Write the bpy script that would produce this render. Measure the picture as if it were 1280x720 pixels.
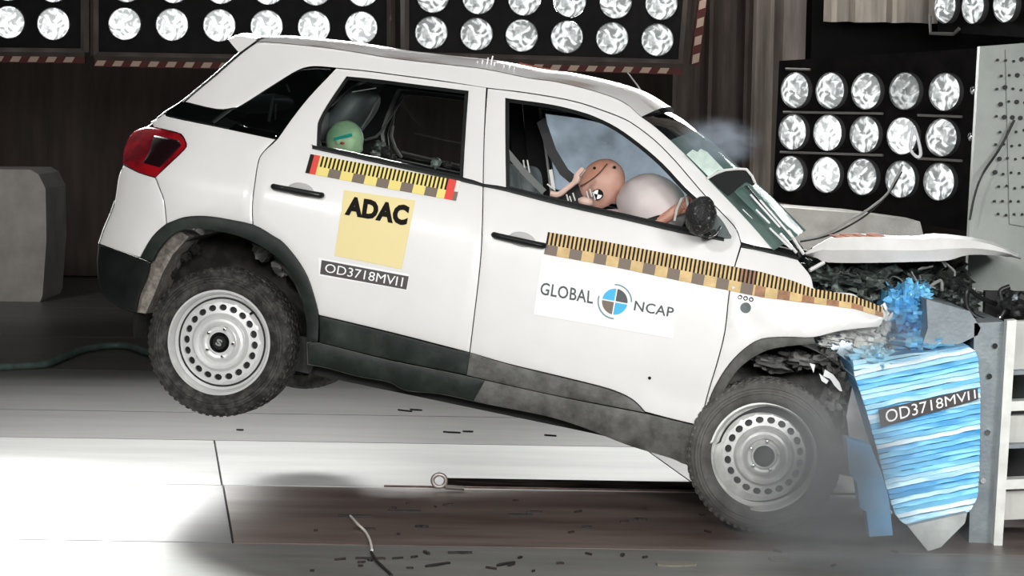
import bpy, bmesh, math, random
from mathutils import Vector, Matrix, noise
from mathutils.geometry import delaunay_2d_cdt
for o in list(bpy.data.objects): bpy.data.objects.remove(o)
SC=bpy.context.scene; COL=SC.collection
rnd=random.Random(7)
pi=math.pi; sin=math.sin; cos=math.cos
# ------------------------------------------------------------------ camera
FPX=2800.0; CAM=Vector((0,-10,1.845)); TH=math.atan(230/FPX); AL=.016
cf=Vector((0,cos(TH),-sin(TH))); r0=Vector((1,0,0)); u0=Vector((0,sin(TH),cos(TH)))
cr=r0*cos(AL)+u0*sin(AL); cu=-r0*sin(AL)+u0*cos(AL)
cd=bpy.data.cameras.new('camera'); cam=bpy.data.objects.new('camera',cd); COL.objects.link(cam)
cd.sensor_width=36; cd.lens=36*FPX/1280; cd.clip_end=100
cam.matrix_world=Matrix.Translation(CAM)@Matrix((cr,cu,-cf)).transposed().to_4x4()
SC.camera=cam
# ------------------------------------------------------------------ world, lights, exposure
w=bpy.data.worlds.new('world'); SC.world=w; w.use_nodes=True
w.node_tree.nodes['Background'].inputs[0].default_value=(.8,.85,.9,1); w.node_tree.nodes['Background'].inputs[1].default_value=.05
SC.view_settings.view_transform='Standard'; SC.view_settings.look='None'; SC.view_settings.gamma=1
SC.view_settings.use_curve_mapping=False; SC.view_settings.exposure=0.0
def area(name,loc,target,sx,sy,e,col=(1,1,1),spread=None):
    l=bpy.data.lights.new(name,'AREA'); l.shape='RECTANGLE'; l.size=sx; l.size_y=sy; l.energy=e; l.color=col
    if spread: l.spread=math.radians(spread)
    o=bpy.data.objects.new(name,l); COL.objects.link(o); o.location=loc
    o.rotation_euler=(Vector(target)-Vector(loc)).to_track_quat('-Z','Y').to_euler(); return o
area('key_light',(.9,-9.2,3.1),(0.2,0,.8),3.6,1.2,90,(1,.99,.97),75)
area('left_key_light',(-3.6,-8.6,5.2),(-.4,0,.7),.6,.6,62,(1,.99,.98),80)
area('overhead_light',(-.2,.5,6.5),(-.2,.6,0),5.0,1.6,26,(1,.99,.98),100)
area('side_light',(4.5,-8.0,4.0),(2.1,0,.4),2.0,1.5,36,(.96,1,1),55)  # unseen fill aimed to brighten the barrier and front wheel
def spot(name,loc,target,e,ang,blend,size=.3,col=(1,1,1)):
    l=bpy.data.lights.new(name,'SPOT'); l.energy=e; l.spot_size=math.radians(ang); l.spot_blend=blend; l.shadow_soft_size=size; l.color=col
    o=bpy.data.objects.new(name,l); COL.objects.link(o); o.location=loc; o.rotation_euler=(Vector(target)-Vector(loc)).to_track_quat('-Z','Y').to_euler(); return o
spot('floor_spot',(-3.4,3.5,4.0),(-2.6,-1.15,0),3600,44,.55,.25,(.97,1,.98))  # unseen spot added to whiten the left of the floor
spot('curtain_spot',(.5,4.0,4.5),(2.3,9.0,1.4),420,46,.8,.3,(1,.97,.94))  # unseen spot added to lift the right-hand curtains
spot('block_spot',(-5.5,5.0,4.5),(-4.6,10.5,.6),260,50,.8,.3,(1,.98,.95))  # unseen spot added to brighten the concrete block
area('bank_light_standing',(2.2,3.4,1.9),(.3,0,1.1),.9,.6,30,(.97,1,1),120)
# the lamp banks light the hall from behind the car
area('bank_light_left',(-2.0,5.55,2.75),(-1.0,-1,0),4.0,.7,110,(1,.99,.97),110)
area('bank_light_right',(1.0,5.4,2.75),(0.2,-1,0),2.0,.7,60,(1,.99,.97),110)

# ------------------------------------------------------------------ helpers
def ray(px,py):
    d=cf+cr*((px-640)/FPX)-cu*((py-360)/FPX); return d
def at(px,py,y):                       # world point seen at a pixel, at world depth y
    d=ray(px,py); return CAM+d*((y-CAM.y)/d.y)
def gnd(px,py,z=0.0):
    d=ray(px,py); return CAM+d*((z-CAM.z)/d.z)
def on_plane(px,py,p0,n):
    d=ray(px,py); return CAM+d*((p0-CAM).dot(n)/d.dot(n))
MT={}
def mat(name,col,rough=.5,metal=0,var=0,vscale=6,bump=0,bscale=60,coat=0,emis=None,es=0,alpha=None,col2=None,stretch=(1,1,1),spec=None,thr=(.35,.65),croug=.08):
    m=bpy.data.materials.new(name); m.use_nodes=True; nt=m.node_tree; b=nt.nodes['Principled BSDF']
    b.inputs['Roughness'].default_value=rough; b.inputs['Metallic'].default_value=metal
    if spec is not None: b.inputs['Specular IOR Level'].default_value=spec
    if coat: b.inputs['Coat Weight'].default_value=coat; b.inputs['Coat Roughness'].default_value=croug
    c=(*col,1); b.inputs['Base Color'].default_value=c
    if emis: b.inputs['Emission Color'].default_value=(*emis,1); b.inputs['Emission Strength'].default_value=es
    if alpha is not None: b.inputs['Alpha'].default_value=alpha
    tc=nt.nodes.new('ShaderNodeTexCoord'); mp=nt.nodes.new('ShaderNodeMapping'); mp.inputs['Scale'].default_value=stretch
    nt.links.new(tc.outputs['Object'],mp.inputs[0])
    if var or col2:
        n=nt.nodes.new('ShaderNodeTexNoise'); n.inputs['Scale'].default_value=vscale; n.inputs['Detail'].default_value=7; n.inputs['Roughness'].default_value=.6
        nt.links.new(mp.outputs[0],n.inputs[0])
        cr_=nt.nodes.new('ShaderNodeValToRGB'); e=cr_.color_ramp.elements; e[0].position=thr[0]; e[1].position=thr[1]
        if col2: e[0].color=c; e[1].color=(*col2,1)
        else:
            e[0].color=(*[max(0,x*(1-var)) for x in col],1); e[1].color=(*[min(1,x*(1+var)) for x in col],1)
        nt.links.new(n.outputs[0],cr_.inputs[0]); nt.links.new(cr_.outputs[0],b.inputs['Base Color'])
    if bump:
        n2=nt.nodes.new('ShaderNodeTexNoise'); n2.inputs['Scale'].default_value=bscale; n2.inputs['Detail'].default_value=4
        nt.links.new(mp.outputs[0],n2.inputs[0]); bp=nt.nodes.new('ShaderNodeBump'); bp.inputs['Strength'].default_value=bump; bp.inputs['Distance'].default_value=.01
        nt.links.new(n2.outputs[0],bp.inputs['Height']); nt.links.new(bp.outputs[0],b.inputs['Normal'])
    MT[name]=m; return m
def glassmat(name,tint,gl=.12,dust=0,dcol=(.6,.68,.75),rough=.02,ior=1.45,gcol=.92):
    m=bpy.data.materials.new(name); m.use_nodes=True; nt=m.node_tree; nt.nodes.clear()
    out=nt.nodes.new('ShaderNodeOutputMaterial'); tr=nt.nodes.new('ShaderNodeBsdfTransparent'); tr.inputs[0].default_value=(*tint,1)
    g=nt.nodes.new('ShaderNodeBsdfGlossy'); g.inputs['Roughness'].default_value=rough; g.inputs[0].default_value=(gcol,gcol,gcol,1)
    fr=nt.nodes.new('ShaderNodeFresnel'); fr.inputs[0].default_value=ior
    mx=nt.nodes.new('ShaderNodeMixShader'); nt.links.new(fr.outputs[0],mx.inputs[0]); nt.links.new(tr.outputs[0],mx.inputs[1]); nt.links.new(g.outputs[0],mx.inputs[2])
    last=mx
    if dust:
        da=nt.nodes.new('ShaderNodeBsdfDiffuse'); da.inputs[0].default_value=(*dcol,1); db=nt.nodes.new('ShaderNodeBsdfTranslucent'); db.inputs[0].default_value=(*dcol,1)
        d=nt.nodes.new('ShaderNodeMixShader'); d.inputs[0].default_value=.6; nt.links.new(da.outputs[0],d.inputs[1]); nt.links.new(db.outputs[0],d.inputs[2]); n=nt.nodes.new('ShaderNodeTexNoise'); n.inputs['Scale'].default_value=5; n.inputs['Detail'].default_value=6
        tc=nt.nodes.new('ShaderNodeTexCoord'); nt.links.new(tc.outputs['Object'],n.inputs[0])
        ma=nt.nodes.new('ShaderNodeMapRange'); ma.inputs[1].default_value=.3; ma.inputs[2].default_value=.7; ma.inputs[3].default_value=dust*.55; ma.inputs[4].default_value=min(1,dust*1.4)
        nt.links.new(n.outputs[0],ma.inputs[0]); m2=nt.nodes.new('ShaderNodeMixShader'); nt.links.new(ma.outputs[0],m2.inputs[0]); nt.links.new(mx.outputs[0],m2.inputs[1]); nt.links.new(d.outputs[0],m2.inputs[2]); last=m2
    nt.links.new(last.outputs[0],out.inputs[0]); MT[name]=m; return m
def link(o,parent=None,label=None,cat=None,group=None,kind=None):
    COL.objects.link(o)
    if parent: o.parent=parent
    if label: o['label']=label
    if cat: o['category']=cat
    if group: o['group']=group
    if kind: o['kind']=kind
    return o
def empty(name,loc=(0,0,0),**k):
    o=bpy.data.objects.new(name,None); o.empty_display_size=.1; o.location=loc; return link(o,**k)
def dup(o,parent=None,**k):
    c=o.copy()
    for q in ('label','group'):
        if q in c.keys() and q in k: del c[q]
    return link(c,parent,**k)
class MB:
    def __init__(s): s.v=[]; s.f=[]; s.mi=[]; s.cur=0
    def add(s,vs,fs):
        b=len(s.v); s.v+= [Vector(v) for v in vs]; s.f+=[tuple(b+i for i in f) for f in fs]; s.mi+=[s.cur]*len(fs); return s
    def box(s,c,d,rot=None):
        c=Vector(c); hx,hy,hz=d[0]/2,d[1]/2,d[2]/2
        vs=[Vector((x,y,z)) for x in(-hx,hx) for y in(-hy,hy) for z in(-hz,hz)]
        if rot is not None: vs=[rot@v for v in vs]
        return s.add([c+v for v in vs],[(0,1,3,2),(4,6,7,5),(0,4,5,1),(2,3,7,6),(0,2,6,4),(1,5,7,3)])
    def hexa(s,a,b):          # two quads (lists of 4 points)
        return s.add(list(a)+list(b),[(3,2,1,0),(4,5,6,7),(0,1,5,4),(1,2,6,5),(2,3,7,6),(3,0,4,7)])
    def tube(s,path,r,n=8,cap=True,closed=False):
        P=[Vector(p) for p in path]; rs=r if isinstance(r,(list,tuple)) else [r]*len(P); vs=[]; up=None
        for i,p in enumerate(P):
            if closed: t=(P[(i+1)%len(P)]-P[i-1]).normalized()
            else: t=(P[min(i+1,len(P)-1)]-P[max(i-1,0)]).normalized()
            if up is None:
                up=Vector((0,0,1)) if abs(t.z)<.9 else Vector((1,0,0))
            a=t.cross(up).normalized(); up=a.cross(t).normalized()
            vs+=[p+(a*cos(2*pi*k/n)+up*sin(2*pi*k/n))*rs[i] for k in range(n)]
        m=len(P); fs=[]
        for i in range(m if closed else m-1):
            for k in range(n):
                j=(i+1)%m; fs.append((i*n+k,i*n+(k+1)%n,j*n+(k+1)%n,j*n+k))
        if cap and not closed: fs+=[tuple(range(n))[::-1],tuple((m-1)*n+k for k in range(n))]
        return s.add(vs,fs)
    def lathe(s,prof,n=48,c=(0,0,0),ax='Y',sgn=1,a0=0,a1=2*pi):   # prof: (r,h) about Y
        c=Vector(c); vs=[]; full=abs(a1-a0-2*pi)<1e-6; cnt=n if full else n+1
        for k in range(cnt):
            a=a0+(a1-a0)*k/n
            for (r,h) in prof:
                vs.append(c+(Vector((r*cos(a),sgn*h,r*sin(a))) if ax=='Y' else Vector((r*cos(a),r*sin(a),h))))
        m=len(prof); fs=[]
        for k in range(n):
            j=(k+1)%cnt
            for i in range(m-1): fs.append((k*m+i,k*m+i+1,j*m+i+1,j*m+i))
        return s.add(vs,fs)
    def ell(s,c,r,n=20,m=12,rot=None):
        c=Vector(c); vs=[]; fs=[]
        for i in range(m+1):
            for k in range(n):
                t=pi*i/m; a=2*pi*k/n; v=Vector((r[0]*sin(t)*cos(a),r[1]*sin(t)*sin(a),r[2]*cos(t)))
                if rot is not None: v=rot@v
                vs.append(c+v)
        for i in range(m):
            for k in range(n): fs.append((i*n+k,i*n+(k+1)%n,(i+1)*n+(k+1)%n,(i+1)*n+k))
        return s.add(vs,fs)
    def loft(s,rows,closed=False):
        n=len(rows[0]); vs=[p for r in rows for p in r]; fs=[]
        for i in range(len(rows)-1):
            for k in range(n if closed else n-1): fs.append((i*n+k,i*n+(k+1)%n,(i+1)*n+(k+1)%n,(i+1)*n+k))
        return s.add(vs,fs)
    def prism(s,poly,vec):
        n=len(poly); vec=Vector(vec); P=[Vector(p) for p in poly]
        return s.add(P+[p+vec for p in P],[tuple(range(n))[::-1],tuple(range(n,2*n))]+[(i,(i+1)%n,n+(i+1)%n,n+i) for i in range(n)])
    def build(s,name,m,parent=None,smooth=True,angle=35,origin=None,**k):
        me=bpy.data.meshes.new(name); org=Vector(origin) if origin is not None else Vector((0,0,0))
        me.from_pydata([v-org for v in s.v],[],s.f)
        ms=m if isinstance(m,(list,tuple)) else [m]
        for q in ms: me.materials.append(q)
        if len(ms)>1:
            for p,i in zip(me.polygons,s.mi): p.material_index=i
        bm=bmesh.new(); bm.from_mesh(me); bmesh.ops.remove_doubles(bm,verts=bm.verts,dist=1e-5); bmesh.ops.recalc_face_normals(bm,faces=bm.faces)
        if smooth:
            for f in bm.faces: f.smooth=True
            for e in bm.edges:
                if len(e.link_faces)==2 and e.calc_face_angle(0)>math.radians(angle): e.smooth=False
        bm.to_mesh(me); bm.free(); o=bpy.data.objects.new(name,me); o.location=org
        return link(o,parent,**k)
def catmull(P,closed=True,seg=4,corner=32):
    n=len(P); out=[]; 
    def ang(i):
        a=P[i]-P[i-1]; b=P[(i+1)%n]-P[i]
        if a.length<1e-9 or b.length<1e-9: return 180
        return math.degrees(abs(a.angle(b)))
    C=[ang(i)>corner for i in range(n)]
    if not closed: C[0]=C[-1]=True
    for i in range(n if closed else n-1):
        p1=P[i]; p2=P[(i+1)%n]; p0=P[i-1] if not C[i] else p1*2-p2; p3=P[(i+2)%n] if not C[(i+1)%n] else p2*2-p1
        for k in range(seg):
            t=k/seg; out.append(.5*((2*p1)+(p2-p0)*t+(2*p0-5*p1+4*p2-p3)*t*t+(-p0+3*p1-3*p2+p3)*t**3))
    if not closed: out.append(P[-1])
    return out
def inpoly(x,y,P):
    c=False; n=len(P); j=n-1
    for i in range(n):
        xi,yi=P[i][0],P[i][1]; xj,yj=P[j][0],P[j][1]
        if (yi>y)!=(yj>y) and x<(xj-xi)*(y-yi)/(yj-yi)+xi: c=not c
        j=i
    return c
def parea(P): return sum(P[i-1][0]*P[i][1]-P[i][0]*P[i-1][1] for i in range(len(P)))/2
def resample(P,d):
    out=[]; n=len(P)
    for i in range(n):
        a=P[i]; b=P[(i+1)%n]; L=(b-a).length
        if L<1e-5: continue
        k=max(1,int(round(L/d)))
        for q in range(k): out.append(a+(b-a)*q/k)
    return out
def inset(P,d):
    n=len(P); s=1 if parea(P)>0 else -1; out=[]
    for i in range(n):
        a=(P[i]-P[i-1]); b=(P[(i+1)%n]-P[i])
        if a.length<1e-9: a=b
        if b.length<1e-9: b=a
        a=a.normalized(); b=b.normalized()
        na=Vector((-a.y,a.x))*s; nb=Vector((-b.y,b.x))*s; m=na+nb
        if m.length<1e-6: m=na
        m.normalize(); k=min(2.0,1/max(.3,m.dot(na))); out.append(P[i]+m*d*k)
    return out
def tri(outer,holes,step,ring=0):
    loops=[outer]+holes; vs=[]; es=[]
    for L in loops:
        b=len(vs); vs+=L; es+=[(b+i,b+(i+1)%len(L)) for i in range(len(L))]
    nb=len(vs); extra=[]
    if ring:
        for k,L in enumerate(loops): extra+=[p for p in inset(L,ring if k==0 else -ring)]
    xs=[p[0] for p in outer]; ys=[p[1] for p in outer]; allp=vs+extra
    x=min(xs)+step/2; row=0
    while x<max(xs):
        y=min(ys)+(step/2 if row%2 else 0)
        while y<max(ys):
            if inpoly(x,y,outer) and not any(inpoly(x,y,h) for h in holes):
                if min((p[0]-x)**2+(p[1]-y)**2 for p in allp)>(step*.5)**2: extra.append(Vector((x,y)))
            y+=step
        x+=step*.87; row+=1
    extra=[p for p in extra if inpoly(p[0],p[1],outer) and not any(inpoly(p[0],p[1],h) for h in holes)]
    r=delaunay_2d_cdt([Vector((p[0],p[1])) for p in vs+extra],es,[],0,1e-6)
    V=[Vector(v) for v in r[0]]; F=[]
    for f in r[2]:
        cx=sum(V[i].x for i in f)/len(f); cy=sum(V[i].y for i in f)/len(f)
        if inpoly(cx,cy,outer) and not any(inpoly(cx,cy,h) for h in holes): F.append(tuple(f))
    return V,F
def textmesh(txt,bold=0.0,spacing=1.0):
    c=bpy.data.curves.new('t','FONT'); c.body=txt; c.size=1; c.offset=bold; c.space_character=spacing; c.resolution_u=3
    o=bpy.data.objects.new('t',c); COL.objects.link(o); bpy.context.view_layer.update()
    me=bpy.data.meshes.new_from_object(o); bpy.data.objects.remove(o)
    V=[v.co.copy() for v in me.vertices]; F=[tuple(p.vertices) for p in me.polygons]; bpy.data.meshes.remove(me)
    x0=min(v.x for v in V); x1=max(v.x for v in V); y0=min(v.y for v in V); y1=max(v.y for v in V)
    return [((v.x-x0)/(x1-x0),(v.y-y0)/(y1-y0)) for v in V],F
def quadmap(q,u,v):          # q: TL,TR,BR,BL  (v up)
    t=Vector(q[0]).lerp(Vector(q[1]),u); b=Vector(q[3]).lerp(Vector(q[2]),u); return b.lerp(t,v)

# ------------------------------------------------------------------ materials
paint=mat('pearl_white_paint',(.745,.732,.715),.40,0,coat=.5,var=.035,vscale=2.2,croug=.12)
dirty=mat('dusty_white_paint',(.60,.58,.555),.5,0,coat=.3,col2=(.745,.732,.715),vscale=4,thr=(.3,.6))
black_pl=mat('black_plastic',(.006,.008,.007),.5,0,var=.4,vscale=9,bump=.1,spec=.25)
cladm=mat('dusty_dark_cladding',(.007,.011,.009),.5,0,col2=(.035,.042,.037),vscale=6,thr=(.45,.8),bump=.08,spec=.25)
clad2=mat('dusty_grey_cladding',(.035,.034,.03),.6,0,col2=(.12,.118,.108),vscale=11,thr=(.35,.7),bump=.2)
darkin=mat('dark_interior',(.010,.010,.010),.7)
shellm=mat('body_shell_dark',(.02,.02,.02),.8)
seatm=mat('dark_seat_fabric',(.045,.05,.052),.85,0,var=.4,vscale=40,bump=.2,bscale=200)
greyseat=mat('grey_seat_fabric',(.13,.15,.15),.85,0,var=.3,vscale=12)
glass=glassmat('clear_glass',(.95,.97,.96))
dkglass=glassmat('tinted_glass',(.30,.34,.34))
hazeglass=glassmat('hazy_glass',(.75,.85,.95),dust=.75,dcol=(.27,.33,.39))  # bluish lit haze at the far window put into the pane's colour
wsglass=glassmat('cracked_windscreen_glass',(.65,.8,.75),dust=.66,dcol=(.38,.54,.49),rough=.04,ior=1.2,gcol=.22)
rubber=mat('tyre_rubber',(.014,.013,.012),.8,0,col2=(.10,.094,.085),vscale=22,thr=(.42,.78),bump=.5,bscale=60)
dustyrub=mat('dusty_tyre_rubber',(.045,.043,.040),.85,0,col2=(.14,.135,.125),vscale=9,thr=(.3,.7),bump=.5,bscale=50)
steelw=mat('silver_wheel_steel',(.72,.72,.71),.32,.35,var=.08,vscale=8)
steelw2=mat('scuffed_wheel_steel',(.66,.66,.64),.4,.3,var=.2,vscale=10)
chrome=mat('chrome',(.7,.7,.7),.12,1)
redl=mat('red_lens',(.30,.003,.008),.15,0,coat=.5,col2=(.10,.001,.004),vscale=7,thr=(.4,.6))
dredl=mat('dark_red_lens',(.008,.001,.002),.25,0)
yellow=mat('pale_yellow_vinyl',(.78,.66,.32),.6)
tapey=mat('yellow_tape',(.80,.66,.20),.6); tapeb=mat('black_tape',(.022,.016,.012),.8,spec=.15); tapebr=mat('faded_tape',(.17,.13,.10),.6)
tapeo=mat('ochre_tape',(.62,.44,.20),.65,0,var=.15,vscale=20); taper=mat('red_tape',(.70,.05,.035),.6); tapew=mat('white_tape',(.75,.7,.65),.6)
tapeo2=mat('brown_tape',(.33,.17,.09),.65,0,var=.3,vscale=20)
ink=mat('black_ink',(.012,.010,.009),.8,spec=.1); inkg=mat('grey_ink',(.07,.075,.08),.6); cyan=mat('cyan_ink',(.03,.42,.72),.5); tealg=mat('teal_grey_ink',(.16,.25,.28),.5); whitev=mat('white_vinyl',(.86,.86,.86),.5)
platek=mat('dark_label_film',(.055,.045,.045),.5)
skin=mat('dummy_vinyl_skin',(.47,.225,.155),.45,0,col2=(.58,.33,.25),vscale=5,thr=(.4,.7))
pink=mat('pale_pink_vinyl',(.68,.47,.40),.55)
green=mat('mint_green_vinyl',(.24,.46,.26),.5,0,col2=(.42,.60,.36),vscale=9,thr=(.4,.65)); teal=mat('teal_mark',(.02,.42,.36),.5)
bagm=mat('airbag_cloth',(.68,.60,.585),.85,0,var=.05,vscale=7,bump=.15,bscale=20)
# ------------------------------------------------------------------ car frame
FH=at(955,570,-.40); RH=at(275,428,-.02)
fx=(FH-RH).normalized(); WB=(FH-RH).length
y0=Vector((0,0,1)).cross(fx).normalized(); z0=fx.cross(y0)
RO=math.radians(2.5)
cy=y0*cos(RO)-z0*sin(RO); cz=fx.cross(cy)
RT=.332; HY=-.86       # tyre radius, local y of the rim face
CARM=Matrix((fx,cy,cz)).transposed().to_4x4()
org=FH-(CARM.to_3x3()@Vector((0,HY,RT))); CARM.translation=org
CINV=CARM.inverted(); CI3=CINV.to_3x3()
def Wd(x,z):
    zz=z-.72
    if z<1.02: w=.892-.10*(zz/.72)**2 if zz<0 else .892-.085*(zz/.3)**2*.2
    else:
        t=z-1.02; w=.875-.27*t-.22*t*t
    w-=.014*math.exp(-((z-.50)/.09)**2)
    if x<-2.68: w-=.20*min(1.2,(-2.68-x)/.5)**2.4
    if x>.30: w-=.14*min(1.5,(x-.30)/.5)**2
    if z>1.02:
        if x>-.9: w-=.05*min(1,(x+.9)/.9)**2*min(1,(z-1.02)/.2)
        if x<-2.2: w-=.05*min(1.2,(-2.2-x)/.7)**2*min(1,(z-1.02)/.2)
    return w
oL=CINV@CAM
def p2l(px,py,off=0):       # pixel -> local (x,z) on the near body side
    d=CI3@ray(px,py); y=-.85
    for k in range(14):
        t=(y-oL.y)/d.y; x=oL.x+d.x*t; z=oL.z+d.z*t; y=y*.4+.6*(-(Wd(x,z)+off))
    return Vector((x,z))
def p3l(px,py,off=0):
    q=p2l(px,py,off); return Vector((q.x,-(Wd(q.x,q.y)+off),q.y))
def pin(px,py,y):           # pixel -> local 3D at given local y
    d=CI3@ray(px,py); t=(y-oL.y)/d.y; return Vector((oL.x+d.x*t,y,oL.z+d.z*t))
# ------------------------------------------------------------------ SETTING
def floor_mat(name,col,col2,rough,bump=.15,thr=(.3,.7),vs=3):
    return mat(name,col,rough,.0,col2=col2,vscale=vs,stretch=(.25,1.6,1),thr=thr,bump=bump,bscale=25,spec=.8)
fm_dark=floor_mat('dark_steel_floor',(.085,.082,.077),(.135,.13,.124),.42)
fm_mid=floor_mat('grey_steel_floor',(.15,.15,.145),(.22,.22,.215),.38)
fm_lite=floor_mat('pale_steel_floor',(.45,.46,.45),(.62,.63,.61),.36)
fm_brown=floor_mat('brown_steel_floor',(.085,.055,.046),(.20,.155,.135),.45,thr=(.35,.7))  # browner colour mix for one row of plates
fm_front=floor_mat('worn_grey_floor',(.12,.12,.112),(.22,.215,.20),.40)
fl=MB(); fl.box((0,9,-.07),(44,26,.1)); floor=fl.build('floor',mat('floor_joint_dark',(.02,.018,.015),.8),None,False); floor['kind']='structure'
def plate(x0,x1,ya,yb,m,sl=-.004):
    g=.010; b=MB(); sk=-.16; Y0=ya+g*.8; Y1=yb-g*.8
    q=[Vector((x0+g/2+sk*Y0,Y0,0)),Vector((x1-g/2+sk*Y0,Y0,0)),Vector((x1-g/2+sk*Y1,Y1,0)),Vector((x0+g/2+sk*Y1,Y1,0))]
    b.hexa([v-Vector((0,0,.024)) for v in q],q)
    o=b.build('floor_plate',m,floor,False,origin=((x0+x1)/2,(ya+yb)/2,0)); return o
rowsY=[-3.6,-2.2,-.765,.64,2.05,3.12,5.1,7.2,9.6,13.6]
cuts=[[-9,-3.4,.2,4,9],[-9,-4,3.3,9],[-9,-5,-1.27,5,9],[-9,-5.5,-1.275,1.05,9],[-10,-4,1.6,9],[-12,-3,4,12],[-12,-6,0,6,12],[-14,-5,3,13],[-16,-4,5,15]]
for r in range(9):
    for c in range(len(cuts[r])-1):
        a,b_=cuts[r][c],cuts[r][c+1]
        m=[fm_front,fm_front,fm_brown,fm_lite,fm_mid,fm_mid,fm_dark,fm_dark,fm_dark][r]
        if r==3 and a>1: m=fm_dark  # darker plate carries the barrier's shade and dust in its colour
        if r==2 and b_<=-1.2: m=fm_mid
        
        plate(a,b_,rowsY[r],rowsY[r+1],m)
# painted shade strip on the floor comes later, with the tow rail
wm=mat('brown_hall_wall',(.030,.022,.018),.85,0,var=.3,vscale=2)
b=MB(); b.box((0,14.2,4),(44,.3,8)); o=b.build('wall_back',wm,None,False); o['kind']='structure'
b=MB(); b.box((0,13.95,.08),(44,.06,.16)); o=b.build('baseboard_back',mat('dark_baseboard',(.012,.010,.009),.7),None,False); o['kind']='structure'
# ------------------------------------------------------------------ curtains
def curtain(x0,x1,y,z0,z1,m,label,amp=.10,per=.45,tilt=0,seed=0,group=None):
    n=int(abs(x1-x0)/.03); rr=random.Random(seed); ph=[rr.uniform(0,6) for _ in range(4)]
    rows=[]
    for j in range(9):
        z=z0+(z1-z0)*j/8; row=[]
        for i in range(n+1):
            x=x0+(x1-x0)*i/n; f=1-.25*j/8
            yy=y+tilt*(x-x0)+f*amp*(sin(2*pi*x/per+ph[0])+.5*sin(2*pi*x/per*1.7+ph[1]+j*.05)+.3*sin(2*pi*x/per*.37+ph[2]))
            row.append(Vector((x,yy,z)))
        rows.append(row)
    b=MB(); b.loft(rows); back=[[p+Vector((0,.012,0)) for p in r] for r in rows]; b.loft(back)
    return b.build('curtain',m,None,origin=((x0+x1)/2,y,z0),label=label,cat='curtain',group=group)
cur1=mat('brown_curtain_cloth',(.060,.042,.034),.8,0,var=.25,vscale=3,stretch=(3,3,.4))
cur2=mat('taupe_curtain_cloth',(.27,.235,.205),.8,0,var=.3,vscale=3,stretch=(3,3,.4))
cur3=mat('pale_curtain_cloth',(.62,.56,.49),.8,0,var=.25,vscale=4,stretch=(3,3,.4))
a=at(-60,300,12.9).x; c=at(62,300,12.9).x; d=at(165,300,12.9).x; e=at(700,300,12.9).x
zt=7
curtain(a,c,13.0,.02,zt,cur1,'dark brown curtain behind the concrete block at the far left',.025,.8,seed=1)
curtain(c,d+.9,12.9,.02,zt,cur1,'dark brown pleated curtain between the concrete block and the car tail',.03,.9,seed=2)
curtain(d+1.0,at(845,300,12.9).x,13.1,.02,zt,cur1,'wide dark brown curtain behind the car roof and the hanging lamps',.025,1.1,seed=3)
curtain(at(845,100,9).x,at(945,100,9).x,9.3,.02,zt,mat('mid_brown_curtain_cloth',(.08,.062,.052),.8,0,var=.4,vscale=3,stretch=(3,3,.4)),'dark gathered curtain right of the hanging lamps',.09,.28,seed=4)
curtain(at(946,100,8.5).x,at(1012,100,8.5).x,8.8,.02,zt,cur2,'taupe gathered curtain beside the tall right lamp bank',.08,.3,seed=5)
curtain(at(1030,0,5.0).x,at(1176,0,5.0).x,5.0,at(1100,28,5.0).z,zt-2,cur3,'short pale pleated curtain hanging above the right lamp bank',.06,.22,seed=6)
b=MB(); p=at(1110,50,5.4); xl=at(1014,50,5.45).x; b.box((xl+2.3,5.6,p.z+.15),(4.6,.3,.95)); 
b.build('ceiling_beam',mat('black_steel',(.005,.005,.005),.7,spec=.1),None,False,origin=(p.x+.3,5.6,p.z-.2),label='black steel beam behind the pale short curtain, above the right lamp bank',cat='beam')
# ------------------------------------------------------------------ lamp banks
bankbl=mat('bank_black_metal',(.006,.005,.005),.6,0,var=.5,vscale=8,spec=.12)
bankfr=mat('bank_frame_brown_steel',(.09,.072,.062),.5,.2,var=.2,vscale=6)
def lampmat(name,base,k):
    m=bpy.data.materials.new(name); m.use_nodes=True; nt=m.node_tree; bs=nt.nodes['Principled BSDF']
    bs.inputs['Base Color'].default_value=(.28,.30,.30,1); bs.inputs['Roughness'].default_value=.2
    tc=nt.nodes.new('ShaderNodeTexCoord'); n=nt.nodes.new('ShaderNodeTexNoise'); n.inputs['Scale'].default_value=11; n.inputs['Detail'].default_value=2; n.inputs['Distortion'].default_value=1.5
    nt.links.new(tc.outputs['Object'],n.inputs[0]); mr=nt.nodes.new('ShaderNodeMapRange'); mr.inputs[1].default_value=.42; mr.inputs[2].default_value=.60; mr.inputs[3].default_value=base; mr.inputs[4].default_value=k
    nt.links.new(n.outputs[0],mr.inputs[0]); nt.links.new(mr.outputs[0],bs.inputs['Emission Strength']); bs.inputs['Emission Color'].default_value=(.97,1,1,1)
    return m
lens_hi=lampmat('bright_lamp_lens',.45,2.0); lens_mid=lampmat('lamp_lens',.14,1.25); lens_lo=lampmat('dim_lamp_lens',.05,.6)
rimm=mat('lamp_rim_steel',(.30,.30,.30),.3,.8)
lampproto={}
def lampmesh(r):
    k=round(r,3)
    if k in lampproto: return lampproto[k]
    b=MB(); b.lathe([(r*1.0,.02),(r*1.06,.02),(r*1.06,-.012),(r*1.03,-.02),(r*.99,-.012)],28); h=b.build('lamp',rimm); me=h.data; bpy.data.objects.remove(h)
    b=MB(); pr=[(0,-.030),(r*.14,-.052),(r*.16,-.030),(r*.40,-.048),(r*.7,-.042),(r*.9,-.025),(r*1.02,0)]; b.lathe([(x,h_) for x,h_ in pr],28)
    L=b.build('lens',lens_hi); ml=L.data; bpy.data.objects.remove(L)
    lampproto[k]=(me,ml); return lampproto[k]
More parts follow.
